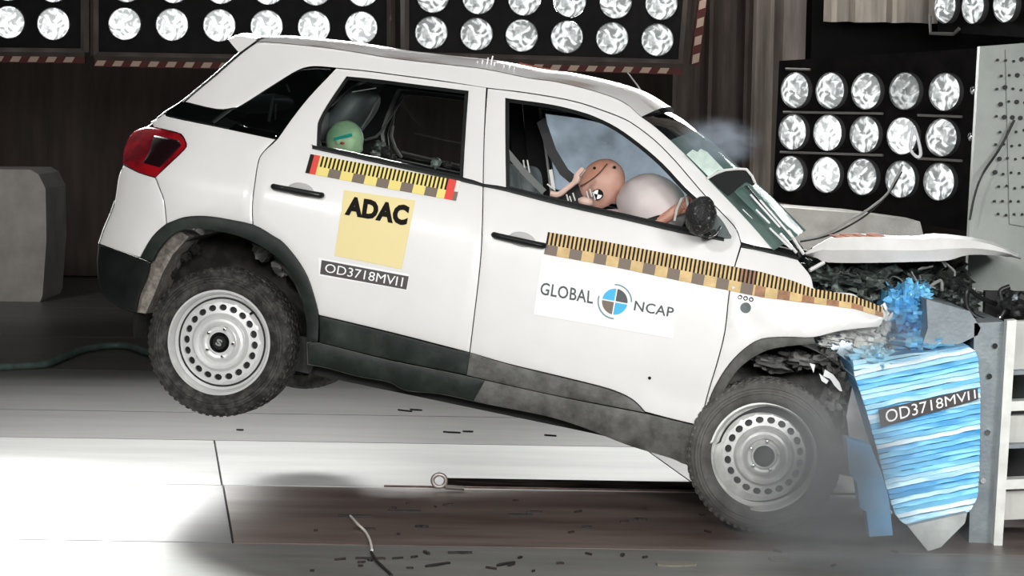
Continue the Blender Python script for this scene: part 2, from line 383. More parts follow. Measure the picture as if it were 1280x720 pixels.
def bank(name,label,depth,yaw,corners,lamps,r,lens,frame=None,group=None,extra=None):
    # plane through a point at the given depth, turned by yaw
    n=Vector((sin(yaw),-cos(yaw),0)); cpx=sum(c_[0] for c_ in corners)/4; cpy=sum(c_[1] for c_ in corners)/4
    p0=at(cpx,cpy,depth); tx=Vector((cos(yaw),sin(yaw),0)); tz=Vector((0,0,1))
    Q=[on_plane(c_[0],c_[1],p0,n) for c_ in corners]
    e=empty('lamp_bank',(p0.x,p0.y,min(q.z for q in Q)),label=label,cat='lamp bank',group=group); E=Vector(e.location)
    dv=-n*.16
    b=MB(); b.hexa([q-E+n*.0 for q in Q],[q-E+dv for q in Q]); b.build('back_panel',bankbl,e,False)
    for (px,py,lm) in lamps:
        p=on_plane(px,py,p0,n)-E; me,ml=lampmesh(r)
        lo=link(bpy.data.objects.new('lamp',me),e); lo.location=p+n*.02; lo.rotation_euler=(0,rnd.choice([0,0,1.5,3]),yaw)
        le=bpy.data.objects.new('lens',ml); link(le,lo)
        le.material_slots[0].link='OBJECT'; le.material_slots[0].material=lm
    if extra: extra(e,E,p0,n,tx,tz,Q)
    return e
hw=mat('hazard_white',(.40,.29,.23),.8); hr=mat('hazard_red',(.07,.012,.009),.8)
def hazard(e,E,A,B,n,h,parent,seg=.125):
    L=(B-A).length; t=(B-A).normalized(); up=n.cross(t).normalized()
    if abs(up.z)<.5 : up=up
    k=int(L/seg); b=MB(); 
    b.cur=1; b.hexa([A-E+n*.03,B-E+n*.03,B-E+up*h+n*.03,A-E+up*h+n*.03],[A-E-n*.03,B-E-n*.03,B-E+up*h-n*.03,A-E+up*h-n*.03])
    b.cur=0
    for i in range(k):
        a0=A+t*(i*seg); a1=a0+t*seg*.5; s_=t*seg*.18
        q=[a0+up*h*.12,a1+up*h*.12,a1+s_+up*h*.88,a0+s_+up*h*.88]
        b.hexa([x-E+n*.036 for x in q],[x-E+n*.028 for x in q])
    b.build('hazard_strip',[hw,hr],parent,False)
def exA(e,E,p0,n,tx,tz,Q):
    # steel edge frame
    b=MB(); bl,br=Q[3]-E,Q[2]-E; tr=Q[1]-E; tl=Q[0]-E
    b.tube([bl+n*.03,br+n*.03],.03,4); b.tube([br+n*.03,tr+n*.03],.03,4); b.tube([bl+n*.03,tl+n*.03],.03,4); b.build('edge_frame',bankfr,e,False)
    d=Vector((0,0,-.075)); hazard(e,E,Q[3]+d,Q[2]+d,n,.05,e)
LA=[(12,28,lens_hi),(68,30,lens_hi),(-44,27,lens_hi)]+[(x,y-47,lens_hi) for x,y in((12,28),(68,30),(-44,27))]
bank('a','hanging lamp bank cut by the left edge of the photo, two lamps across',5.9,0,[(-75,-90),(107,-90),(107,66),(-75,64)],LA,.11,lens_hi,extra=exA)
LB=[(157+59*i,30+i,lens_hi) for i in range(6)]+[(159+59*i,-17+i,lens_hi) for i in range(6)]+[(159+59*i,-64+i,lens_hi) for i in range(6)]
bank('b','wide hanging lamp bank behind the car tail, six lamps across',5.9,0,[(119,-90),(489,-88),(489,77),(119,70)],LB,.11,lens_hi,extra=exA)
LC=[(539+56.4*i,41+1.8*i,lens_mid) for i in range(6)]+[(541+57*i,-4+1.8*i,lens_mid) for i in range(6)]+[(543+57.5*i,-50+1.8*i,lens_mid) for i in range(6)]
def exC(e,E,p0,n,tx,tz,Q):
    exA(e,E,p0,n,tx,tz,Q); hazard(e,E,Q[2]+tx*.06,Q[1]+tx*.10,n,-.06,e)
bank('c','hanging lamp bank above the roof with striped right edge, six lamps across',5.6,.05,[(506,-92),(866,-92),(852,80),(506,70)],LC,.108,lens_mid,extra=exC)
LD=[]
R1=[(998,113),(1042,113.5),(1087,114),(1135,114),(1185,115)]; R2=[(995,165),(1039,166),(1085,168),(1132,170),(1181,172)]; R3=[(992,217),(1037,218.5),(1082,221),(1130,224),(1178,227)]
for R_ in (R1,R2,R3):
    for i,(x,y) in enumerate(R_): LD.append((x,y,lens_lo if (R_ is R1 and i==3) else (lens_hi if (R_,i) in ((R2,1),(R2,3),(R3,1)) else lens_mid)))
barm=mat('bar_grey_steel',(.22,.21,.20),.5,.3)
def exD(e,E,p0,n,tx,tz,Q):
    for (a,b_) in (((982,140),(1106,142)),((978,190),(1106,194)),((1150,144),(1205,146)),((1150,198),(1205,201)),((985,86),(1015,87))):
        b=MB(); b.tube([on_plane(*a,p0,n)-E+n*.02,on_plane(*b_,p0,n)-E+n*.02],.009,6); b.build('cross_bar',barm,e)
    for p in ((1219,113),(1216,171)):
        b=MB(); b.ell(on_plane(*p,p0,n)-E+n*.02,(.02,.02,.03)); b.build('latch',chrome,e)
bank('d','standing black lamp bank right of the bonnet, three rows of five lamps',4.2,-.82,[(974,76),(1226,60),(1214,290),(966,252)],LD,.112,lens_mid,extra=exD)
LE=[(1187,8,lens_mid),(1222,8,lens_mid),(1262,6,lens_mid),(1187,-38,lens_mid),(1222,-40,lens_mid),(1262,-44,lens_mid)]
def exE(e,E,p0,n,tx,tz,Q):
    b=MB(); pt=[(1170,20),(1171,42),(1200,43),(1207,36)]; b.tube([on_plane(*q,p0,n)-E+n*.05 for q in pt],.012,6); b.build('handle_bar',barm,e)
bank('e','small hanging lamp bank cut by the top right corner',4.0,-1.10,[(1170,-90),(1300,-95),(1300,48),(1172,40)],LE,.105,lens_mid,extra=exE)
# ------------------------------------------------------------------ concrete blocks
conc=mat('worn_concrete',(.33,.305,.28),.9,0,col2=(.50,.475,.44),vscale=3.5,thr=(.3,.7),bump=.4,bscale=12)
conc2=mat('grey_concrete_ledge',(.42,.40,.37),.9,0,col2=(.66,.64,.60),vscale=6,thr=(.3,.7),bump=.3)
A=gnd(30,377); yb=A.y
def atb(x,y): 
    p=at(x,y,yb); return Vector((p.x,yb,max(p.z,0)))
b=MB(); poly=[atb(-60,211),atb(38,212),atb(48,218),atb(57,236),atb(58,300),atb(53,370),atb(50,378),atb(-60,376)]
b.prism(poly,(0,.9,0)); b.build('concrete_block',conc,None,True,25,origin=(atb(0,377).x,yb,0),label='worn concrete block with a chamfered corner at the left edge',cat='concrete block')
def box_px(name,x0,y0,x1,y1,depth,th,m,label,cat):
    a=at(x0,y0,depth); c=at(x1,y1,depth); b=MB(); b.box(((a.x+c.x)/2,depth+th/2,(a.z+c.z)/2),(c.x-a.x,th,a.z-c.z))
    return b.build(name,m,None,False,origin=((a.x+c.x)/2,depth+th/2,c.z),label=label,cat=cat)
g_=at(1060,262,3.3)
a=at(925,255,3.3); c=at(1208,262,3.3); b=MB(); b.prism([a,at(1070,266,3.3),at(1150,277,3.3),at(1156,300,3.3),Vector((at(1156,300,3.3).x,3.3,0)),Vector((a.x,3.3,0))],(0,.5,0))
b.build('concrete_ledge',conc2,None,True,25,origin=((a.x+c.x)/2,3.3,0),label='long pale concrete ledge below the standing right lamp bank',cat='ledge')
# ------------------------------------------------------------------ steel barrier wall on the right
gsteel=mat('grey_green_painted_steel',(.25,.27,.25),.55,.1,col2=(.36,.38,.35),vscale=3,thr=(.3,.7),bump=.1)
bsteel=mat('blue_grey_steel',(.17,.20,.22),.5,.2,col2=(.30,.33,.34),vscale=7,thr=(.3,.7),bump=.2)
holem=mat('hole_dark',(.03,.03,.03),.8)
e=empty('barrier_wall',(at(1260,400,.9).x,.9,0),label='tall grey perforated steel wall at the right edge of the photo',cat='barrier wall'); E=Vector(e.location)
b=MB(); Q=[at(1225,58,.9),at(1330,50,.9),at(1330,700,.9),at(1203,560,.9),at(1211,300,.9)]; Q[2].z=0;Q[3].z=0
b.prism([q-E for q in Q],(0,.06,0)); b.build('steel_plate',gsteel,e,False)
b=MB(); b.prism([at(x,y,.885)-E for x,y in((1257,62),(1320,60),(1320,290),(1262,280))],(0,.02,0)); b.build('perforated_panel',gsteel,e,False)
b=MB()
rr=random.Random(3)
for j in range(12):
    for i in range(6):
        x=1247+i*10+(5 if j%2 else 0)-j*.4; y=76+j*17.5+rr.uniform(-2,2)
        if y>270 or x>1300: continue
        p=at(x,y,.88)-E; s=.0065 if rr.random()<.8 else .011; b.lathe([(0,-.008),(s,-.008),(s,.004)],10,p)
b.build('bolt_hole',holem,e,False,kind='stuff')
# deformable barrier
e=empty('deformable_barrier',(at(1150,650,-.55).x,-.45,0),label='crushed blue deformable barrier block wrapped in streaked film against the car nose',cat='crash barrier'); E=Vector(e.location)
bl=[mat('blue_sheet_%s'%n,c_,.42,.15,col2=c3,vscale=7,thr=(.3,.7),bump=.5,bscale=14,stretch=(.5,1,3)) for n,c_,c3 in (('mid',(.12,.48,.80),(.30,.68,.90)),('light',(.34,.70,.90),(.66,.86,.95)),('deep',(.08,.36,.68),(.20,.55,.84)),('white',(.62,.80,.90),(.86,.92,.95)))]
YB=-.62
LQ=[(1066,451),(1068,470),(1082,510),(1097,564),(1109,614),(1120,646),(1137,659)]; RQ=[(1210,434),(1222,441),(1225.5,490),(1225,540),(1224,590),(1222,622),(1211,640)]
SL=.20
def edge_at(P,c):
    g=lambda p:p[1]+SL*(p[0]-1066)
    if c<=g(P[0]): return Vector(P[0])
    for a_,b_ in zip(P[:-1],P[1:]):
        if g(a_)<=c<=g(b_): return Vector(a_).lerp(Vector(b_),(c-g(a_))/(g(b_)-g(a_)))
    return Vector(P[-1])
N=34; rr=random.Random(11)
for i in range(N):
    t0=i/N; t1=(i+1.12)/N; yo=YB+rr.uniform(-.010,.006); npt=14; top=[];bot=[]
    for k in range(npt+1):
        u=k/npt
        for (t,L) in ((t0,top),(t1,bot)):
            cc=451+t*222; a_=edge_at(LQ,cc); c_=edge_at(RQ,cc); p=a_.lerp(c_,u); wv=1.6*noise.noise(Vector((u*5,i*.7,2)))+ .8*noise.noise(Vector((u*16,i*1.7,5)))
            L.append(at(p.x,p.y+wv,yo+.012*noise.noise(Vector((u*9,t*20,1))))-E)
    D=Vector((0,1.0,0)); b=MB(); b.loft([[q+Vector((0,.005,0)) for q in top],[ (q*.82+r_*.18)for q,r_ in zip(top,bot)],[(q*.25+r_*.75)+Vector((0,-.006,0)) for q,r_ in zip(top,bot)],[q+Vector((0,.006,0)) for q in bot],[q+D for q in bot],[q+D for q in top]],closed=False)
    m=bl[rr.choice([0,0,1,1,2,3,1,3])]
    if i in (0,1): m=bl[1]
    b.build('barrier_layer',m,e)
b=MB(); b.prism([at(x,y,YB+.02)-E for x,y in((1064,455),(1120,445),(1210,432),(1222,441),(1224,560),(1222,620),(1205,640),(1145,655),(1122,640),(1098,570))],(0,.9,0)); b.build('barrier_core',mat('aluminium_core',(.10,.30,.50),.4,.3),e)
# label on barrier
def decal_plane(name,q,Y,m,e,E,th=.003):
    b=MB(); P=[at(x,y,Y)-E for x,y in q]; b.prism(P,(0,th,0)); return b.build(name,m,e,False)
decal_plane('number_label',[(1098,512),(1222,485),(1223,499),(1101,534)],YB-.032,platek,e,E)
def text_plane(name,txt,q,Y,m,e,E,bold=.02,sp=1.0):
    V,F=textmesh(txt,bold,sp); b=MB()
    for k,(du,dv) in enumerate(((0,0),(.005,0),(-.005,0),(0,.05),(0,-.05)) if not bold else ((0,0),)): b.add([at(*quadmap(q,u+du,v+dv),Y-.0002*k)-E for u,v in V],F); return b.build(name,m,e,False)
text_plane('number_text','OD3718MVI1',[(1106,513),(1219,487),(1220,498),(1108,529)],YB-.036,whitev,e,E,0)
# torn blue flap
fb=mat('blue_foam',(.10,.33,.62),.5,.0,col2=(.22,.50,.78),vscale=6,thr=(.3,.7),bump=.4,bscale=15)
b=MB(); b.prism([at(x,y,-.80)-E for x,y in((1058,548),(1088,556),(1102,591),(1111,622),(1116,669),(1087,671),(1083,640),(1075,634),(1071,603),(1062,592))],(0,.10,0)); b.build('torn_flap',fb,e,label='torn blue strip hanging to the floor')
b=MB(); b.prism([at(x,y,-.72)-E for x,y in((1135,658),(1160,652),(1209,641),(1206,654),(1176,684),(1160,689),(1143,668))],(0,.05,0)); b.build('film_flap',mat('crumpled_film',(.42,.44,.43),.5,0,var=.2,vscale=8,bump=.5,bscale=15),e)
# crumpled top
def crumple(name,c,r,m,parent,seed=0,amp=.35,fr=2.2,n=26,mm=16,**k):
    c=Vector(c); b=MB(); b.ell((0,0,0),(1,1,1),n,mm)
    for v in b.v:
        q=v*fr+Vector((seed*3.1,seed*1.7,0)); f=1+amp*(abs(noise.noise(q))*2-.5+.6*noise.noise(q*2.7))
        v[:]=Vector((v.x*r[0]*f,v.y*r[1]*f,v.z*r[2]*f))+c
    return b.build(name,m,parent,True,22,**k)
crumple('crushed_sheet',at(1128,388,-.2)-E,(.10,.22,.10),bl[2],e,1,.38,3.6,36,22)
crumple('crushed_sheet',at(1150,428,-.3)-E,(.15,.22,.06),bl[0],e,2,.4,3.8,36,22)
crumple('crushed_sheet',at(1095,448,-.45)-E,(.10,.18,.05),bl[1],e,3,.4,3.8,36,22)
crumple('crushed_sheet',at(1142,372,-.2)-E,(.07,.16,.07),bl[0],e,4,.4,4,36,22)
b=MB(); b.prism([at(x,y,-.50)-E for x,y in((1158,374),(1212,389),(1226,410),(1222,419),(1191,434),(1150,440),(1160,410))],(0,.6,0)); b.build('top_plate',bsteel,e,False)
# steel post plate and white frame
e=empty('barrier_post',(at(1235,680,-.5).x,-.5,0),label='blue-grey steel post between the blue barrier block and the white frame',cat='post'); E=Vector(e.location)
Q=[at(1218,404,-.5),at(1256,402,-.5),at(1242,680,-.5),at(1211,680,-.5)]; Q[2].z=Q[3].z=0
b=MB(); b.prism([q-E for q in Q],(0,.5,0)); b.build('post_plate',bsteel,e,False)
for (x,y) in((1243,432),(1236,470),(1234,540),(1228,600)):
    b=MB(); b.lathe([(0,-.012),(.012,-.012),(.014,0)],10,at(x,y,-.5)-E); b.build('bolt',chrome,e)
wfm=mat('chipped_white_steel',(.62,.62,.58),.55,.1,col2=(.80,.80,.76),vscale=8,thr=(.3,.6)); wfp=mat('pale_grey_panel',(.52,.51,.48),.6,0,var=.1)
e=empty('support_frame',(at(1265,680,-.55).x,-.56,0),label='white steel ladder-like support frame at the right edge',cat='support frame'); E=Vector(e.location)
b=MB(); Q=[at(1259,401,-.56),at(1271,400,-.56),at(1253,682,-.56),at(1242,682,-.56)]; Q[2].z=Q[3].z=0; b.prism([q-E for q in Q],(0,.06,0)); b.build('rail',wfm,e,False)
for (y0_,y1_) in ((402,464),(520,556),(614,650)):
    k=(y0_-400)/282; b=MB(); b.prism([at(x,y,-.5)-E for x,y in((1266-k*16,y0_),(1330,y0_-3),(1330,y1_-3),(1263-k*16,y1_))],(0,.05,0)); b.build('panel',wfp,e,False)
for (y0_,y1_) in ((502,514),(600,612),(464,469),(556,561)):
    k=(y0_-400)/282; b=MB(); b.prism([at(x,y,-.555)-E for x,y in((1268-k*17,y0_),(1330,y0_-3),(1330,y1_-3),(1267-k*17,y1_))],(0,.08,0)); b.build('rung',wfm if y1_-y0_>6 else bsteel,e,False)
b=MB(); b.box((.45,.5,.55),(1.0,.05,1.0)); b.build('back_plate',darkin,e,False)
# ------------------------------------------------------------------ cables and hoses
def cable(name,pts,r,m,label,cat,n=8,parent=None,depth=None,seg=5):
    P=catmull([Vector(p) for p in pts],False,seg,200); b=MB(); b.tube(P,r,n); return b.build(name,m,None,True,60,origin=P[0],label=label,cat=cat)
hosem=mat('grey_green_hose',(.10,.15,.13),.4,0,var=.3,vscale=10); blackc=mat('black_cable',(.012,.012,.012),.45); greyc=mat('grey_cable',(.25,.25,.24),.5)
cable('hose',[gnd(-40,461,.03),gnd(0,459,.03),gnd(35,457,.03),gnd(58,455,.03),gnd(80,446,.03),gnd(105,437,.03),gnd(140,432,.03),gnd(165,434,.03),gnd(185,441,.03),gnd(230,452,.03),gnd(300,458,.03)],.026,hosem,'grey-green hose lying on the floor behind the rear wheel','hose')
cable('sensor_cable',[at(1268,150,.85),at(1250,185,.85),at(1228,218,.8),at(1218,245,.8),at(1212,275,.8)],.006,blackc,'thin black cable hanging down the perforated steel wall','cable')
cable('loop_cable',[at(1245,380,-.2),at(1225,372,-.25),at(1210,362,-.3),at(1208,380,-.3),at(1216,393,-.3),at(1232,400,-.3),at(1248,398,-.3),at(1256,385,-.3),at(1250,365,-.3),at(1262,358,-.3)],.011,blackc,'looped black cable above the blue-grey post','cable')
e=empty('cable_connector',at(1262,385,-.3),label='tangled black cable connector in front of the steel wall',cat='connector'); E=Vector(e.location)
for i,(x,y,r_,m_) in enumerate(((1258,380,.03,blackc),(1270,388,.035,blackc),(1262,368,.022,blackc),(1276,384,.03,darkin),(1249,375,.014,chrome),(1250,396,.012,chrome),(1268,372,.02,bsteel),(1285,385,.04,blackc))):
    crumple('plug',at(x,y,-.3)-E,(r_,r_,r_*.8),m_,e,i+9,.5,2,12,8)
b=MB(); b.tube([at(1272,372,-.3)-E,at(1290,380,-.3)-E,at(1310,384,-.3)-E],.03,8); b.build('cable_end',blackc,e)
cable('bonnet_cable',[at(1000,300,-.1),at(1025,295,-.1),at(1050,283,0),at(1062,275,0),at(1085,262,.1),at(1108,243,.2),at(1119,224,.3),at(1128,206,.35)],[.0055]*36,greyc,'pale sensor lead rising from the windscreen base to the right lamp bank','cable')
cable('dark_lead',[at(1000,302,-.05),at(1030,296,-.05),at(1058,284,.05),at(1085,267,.1),at(1112,240,.25),at(1127,215,.35)],.0045,blackc,'black sensor lead running beside the pale one above the bonnet','cable')
b=MB(); P=[at(x,y,.35) for x,y in((1142,158),(1147,172),(1151,192),(1146,196),(1138,186),(1140,168))]; P.append(P[0]); b.tube(catmull(P,False,4,200),.008,6); b.build('cable_tie',mat('white_cable',(.7,.7,.72),.4),None,True,60,origin=P[2],label='white looped lead hanging in front of the fourth lamp of the middle row',cat='cable')
# ------------------------------------------------------------------ CAR
car=empty('car',(0,0,0),label='white hatchback suv with a crushed nose tipped forward into the blue barrier',cat='car'); car.matrix_world=CARM
def panel(name,px,m,holes=(),off=0,thick=.012,gap=.0025,step=.05,parent=None,mirror=True,ridge=.003,corner=32,seg=3,dens=.022,amp=0,local=False,**k):
    def prep(P,hole=False):
        L=[Vector(q) if local else p2l(q[0],q[1],off) for q in P]; L=catmull(L,True,seg,corner); L=resample(L,dens)
        if gap: L=inset(L,-gap if hole else gap)
        return L
    O=prep(px); H=[prep(h,True) for h in holes]
    V,F=tri(O,H,step,ring=.009); nb=len(O)+sum(len(h) for h in H)
    def y_(x,z,e=0):
        d=amp*noise.noise(Vector((x*9,z*9,3)))+amp*.6*noise.noise(Vector((x*27,z*27,7))) if amp else 0
        return -(Wd(x,z)+off+d-e)
    # boundary flag by proximity to the outline lists
    keys={}
    for L in [O]+H:
        for p in L: keys[(round(p.x,4),round(p.y,4))]=1
    bflag=[(round(v.x,4),round(v.y,4)) in keys for v in V]
    front=[Vector((v.x,y_(v.x,v.y,ridge if bf else 0),v.y)) for v,bf in zip(V,bflag)]
    b=MB(); n=len(V); b.add(front,F)
    ec={}
    for f in F:
        for i in range(3):
            a_,c_=f[i],f[(i+1)%3]; ec[(a_,c_)]=1
    bed=[(a_,c_) for (a_,c_) in ec if (c_,a_) not in ec]
    bi=sorted({i for ed in bed for i in ed}); mp={v:i for i,v in enumerate(bi)}
    b.add([front[i] for i in bi]+[front[i]+Vector((0,thick,0)) for i in bi],[(mp[a_],mp[c_],len(bi)+mp[c_],len(bi)+mp[a_]) for a_,c_ in bed])
    o=b.build(name,m,parent or car,True,50,**k)
    if mirror:
        c=o.copy(); link(c,parent or car); c.scale=(1,-1,1)
        if 'label' in c.keys(): del c['label']
        return o,c
    return o
FWIN=[(632,123),(645,125),(675,129),(700,133.5),(725,140),(745,147),(771,160),(799,180),(828,205),(856,235),(880,257),(897,277),(905,298),(850,287),(780,271),(700,253),(633,236)]
RWIN=[(433,96),(470,99.5),(520,106),(585,114),(578,224),(480,203),(396,185),(397,160),(399,150),(410,130)]
FD=[(609,110),(640,113.5),(672,118),(706,124),(730,130),(752,137.5),(772,145),(790,154),(818,175),(843,200),(862,222),(881,244),(905,269),(920,286),(926,303),(925,310),(917,338),(911,370),(906,415),(896,455),(886,488),(880,512),(878,533),(840,524),(806,515),(797,505),(788,498),(774,491),(750,483),(685,467),(635,455),(587,441),(592,400),(600,331),(603,275),(605,173)]
RD=[(420,85),(457,88.5),(495,93.5),(551,101),(608,109),(605,173),(603,275),(600,331),(592,400),(587,441),(560,434),(490,416),(398,394),(393,373),(384,346),(371,324),(354,304),(340,294.5),(316,281),(315,261),(317.5,235),(323,201),(331,188),(346,174),(363,150),(385,122)]
rd,rd2=panel('rear_door',RD,paint,[RWIN]); fd,fd2=panel('front_door',FD,paint,[FWIN])
SIDE=[(322,52),(345,53),(405,59),(440,64),(495,73),(566,81),(607,86),(660,97),(696,102),(745,114),(779,127),(802,146),(820,159),(856,192),(884,222),(909,248),(939,280),(967,312),(945,308),(926,303),(920,286),(905,269),(881,244),(862,222),(843,200),(818,175),(790,154),(772,145),(752,137.5),(730,130),(706,124),(672,118),(640,113.5),(609,110),(551,101),(495,93.5),(457,88.5),(420,85),(392,83),(373,87.5),(346,103.5),(302,131.5),(290,135),(270,136.5),(229,127),(268,94),(299,68)]
panel('roof_side_panel',SIDE,paint,gap=.0022,step=.04)
QP=[(188,152),(206,142),(212,146),(265,157),(345,174),(331,188),(323,201),(317.5,235),(315,261),(316,281),(280,273.5),(255,270.5),(230,272),(208,280),(205,252),(199,235),(194,221.5),(206,210),(230,187),(233,180),(228,170),(220,165.5),(192,159)]
panel('rear_quarter_panel',QP,paint)
QG=[(205,142),(228,127),(270,137),(290,135.5),(302,132),(346,104),(373,88),(392,84),(416,85),(385,121),(347,172),(265,156),(212,145)]
panel('quarter_window',QG,dkglass,off=-.006,thick=.005,gap=.001)
panel('quarter_window_divider',[(262,153),(268,154),(290,138),(302,133),(296,134),(283,137.5)],black_pl,off=-.001,thick=.004,gap=0,dens=.01)
panel('rear_pillar_trim',[(205,142),(228,127),(270,137),(292,136),(268,155),(212,145)],black_pl,off=-.009,thick=.01,gap=0)
TL=[(153,204),(154.5,188),(160,173),(167,164),(178,159.5),(192,159),(220,166),(227.5,171),(232,180),(229,187),(205,210),(194,221.5),(173,215)]
tl,tl2=panel('tail_light',TL,redl,off=.004,thick=.03,gap=.001,dens=.012)
l_=panel('tail_light_lens',[(193,169),(223,175),(226,182),(199,209),(178,203),(186,190),(190,176)],dredl,off=.010,thick=.012,gap=0,dens=.012,mirror=False)
WB_=[(154,206),(174,216),(194,222),(199,235),(205,252),(208,280),(196,290),(187,301),(175,322),(123.5,305),(129,288),(137.5,268),(143,252),(148,220)]
wb,wb2=panel('rear_bumper_skin',WB_,paint)
RB=[(123,306),(150,314),(175,323),(187,328),(184,345),(174,368),(169,392),(150,385),(129,371),(123,350),(122,325)]
panel('rear_bumper',RB,black_pl,off=.004,thick=.03)
FF=[(926,309),(945,312),(971,318),(996,323),(1011,341),(1015,349),(1017,359),(1026,364),(1050,365),(1067,367),(1080,376),(1104,384),(1108,394),(1099,409),(1075,411),(1046,415),(1017,422),(983,421.5),(952,424),(931,436),(912,455),(897,478),(887,500),(881,533),(878,533),(880,512),(886,488),(896,455),(906,415),(911,370),(917,338)]
panel('front_fender',FF,paint,amp=.006,step=.03)
# arch cladding
RA=[(175,322),(187.5,300),(208,280),(230,272),(255,270),(280,273),(316,280.5),(340,294),(354,303.5),(371,324),(384,346),(393,373),(398,396),(397,428),(383,427),(382,400),(376,372),(368,350),(350,326),(328,309),(300,296),(275,290),(247,286),(226,288),(211,297),(198,312),(190,327)]
panel('wheel_arch_trim',RA,cladm,off=.016,thick=.035,gap=.001)
FA=[(881,533),(887,500),(897,478),(912,455),(931,436),(952,424),(983,421.5),(1017,422),(1020,430),(985,433),(960,438),(940,448),(922,463),(909,482),(899,506),(894,536)]
panel('wheel_arch_trim',FA,clad2,off=.012,thick=.03,gap=.001)
panel('door_cladding',[(399,395),(490,417),(560,435),(587,441),(583,468.5),(560,464),(485,449),(399,428)],cladm,off=.016,thick=.03,gap=.001)
panel('door_cladding',[(587,441),(635,455.5),(685,468),(750,484),(774,492),(788,499),(797,506),(806,516),(760,507),(700,495.5),(627,479.5),(583,469)],clad2,off=.016,thick=.03,gap=.001)
panel('sill',[(383,428),(399,428.5),(485,450),(560,465),(627,480),(700,496),(760,508),(806,517),(840,525),(880,535),(890,540),(880,580),(857,581),(838,573),(785,557),(735,537),(685,521),(610,506),(550,493),(515,490),(500,486),(485,478),(447,471),(410,461),(384,456)],clad2,off=.008,thick=.10,gap=.001)
# the rear half of the sill is darker
panel('sill_cover',[(384,429),(399,429.5),(485,451),(560,466),(606,476),(592,501),(550,492),(515,489),(500,485),(485,477),(447,470),(410,460),(385,455)],cladm,off=.012,thick=.01,gap=.0)
# belt strips
panel('belt_moulding',[(390,180.5),(396,182.5),(480,200.5),(578,221.5),(604,229.5),(604,233.5),(578,227.5),(480,206),(390,186)],black_pl,off=.006,thick=.02,gap=0,dens=.03)
panel('belt_moulding',[(604,229.5),(633,234),(700,250.5),(780,268.5),(850,285),(905,297),(905,301.5),(850,291.5),(780,275),(700,257),(633,239.5),(604,233.5)],black_pl,off=.006,thick=.02,gap=0,dens=.03)
panel('cowl_moulding',[(926,303.5),(945,309),(967,313),(1000,322),(998,326),(971,317.5),(945,312.5),(926,308.5)],black_pl,off=.001,thick=.02,gap=0)
# window glass and seals
def shrink(P,k): 
    L=[Vector(p) for p in P]; s=inset([Vector((p.x,-p.y)) for p in L],k); return [(q.x,-q.y) for q in s]
panel('window_seal',FWIN,black_pl,[shrink(FWIN,3.6)],off=-.012,thick=.015,gap=-.002,dens=.02,ridge=0,step=.2)
panel('window_seal',RWIN,black_pl,[shrink(RWIN,3.2)],off=-.012,thick=.015,gap=-.002,dens=.02,ridge=0,step=.2)
panel('rear_window',shrink(RWIN,2.5),glass,off=-.02,thick=.004,gap=0,mirror=True)
g1=panel('front_window',shrink(FWIN,2.5),hazeglass,off=-.02,thick=.004,gap=0,mirror=False); g1.scale=(1,-1,1)
# inner frames
panel('door_lining',RD,darkin,[shrink(RWIN,-2)],off=-.05,thick=.01,gap=.0)
panel('door_lining',FD,darkin,[shrink(FWIN,-2)],off=-.05,thick=.01,gap=.0)
panel('side_lining',SIDE,darkin,off=-.045,thick=.01,gap=.0)
panel('quarter_lining',QP,darkin,off=-.045,thick=.01,gap=.0)
panel('fender_lining',FF,shellm,off=-.045,thick=.01,gap=.004)
# roof
TP=[(322,52),(345,53),(405,59),(440,64),(495,73),(566,81),(607,86),(660,97),(696,102),(745,114),(779,127),(802,146)]
Tl=[p3l(*p) for p in TP]; Tl=catmull(Tl,False,4,60)
NY=24
def cross(T,axis,b,p=2.4,front=None):
    row=[]
    for k in range(NY+1):
        s=cos(pi*(1-k/NY)); y=abs(T.y)*s; row.append(Vector((T.x,y,T.z))+Vector(axis)*b*(1-abs(s)**p))
    return row
rows=[]
for i,T in enumerate(Tl):
    t=i/(len(Tl)-1); ax=Vector((.9*t**5,0,1)); rows.append(cross(T,ax,.062+.02*t**3))
b=MB(); b.loft(rows); b.build('roof',mat('stained_roof_paint',(.46,.38,.34),.42,0,coat=.4,col2=(.745,.732,.715),vscale=5,thr=(.36,.50),stretch=(.6,1.5,1)),car)
b=MB(); b.loft([[p+Vector((0,0,-.05)) for p in r] for r in rows]); b.build('headlining',darkin,car)
# windscreen
WS=[(802,146),(820,159),(856,192),(884,222),(909,248),(939,280),(967,312)]
Wl=catmull([p3l(*p) for p in WS],False,4,60); nrm=Vector((.72,0,.69)); rows=[]
for i,T in enumerate(Wl):
    t=i/(len(Wl)-1); rows.append(cross(T+Vector((0,0,-.004)),nrm,.098+.05*t,2.0))
sp=6
b=MB(); b.loft(rows[sp:]); ws=b.build('windscreen',wsglass,car,label='shattered greenish windscreen')
ws_m=mat('black_ceramic_band',(.004,.005,.005),.6,spec=.2)
b=MB(); b.loft(rows[:sp+1]); b.build('windscreen_top',dkglass,car)
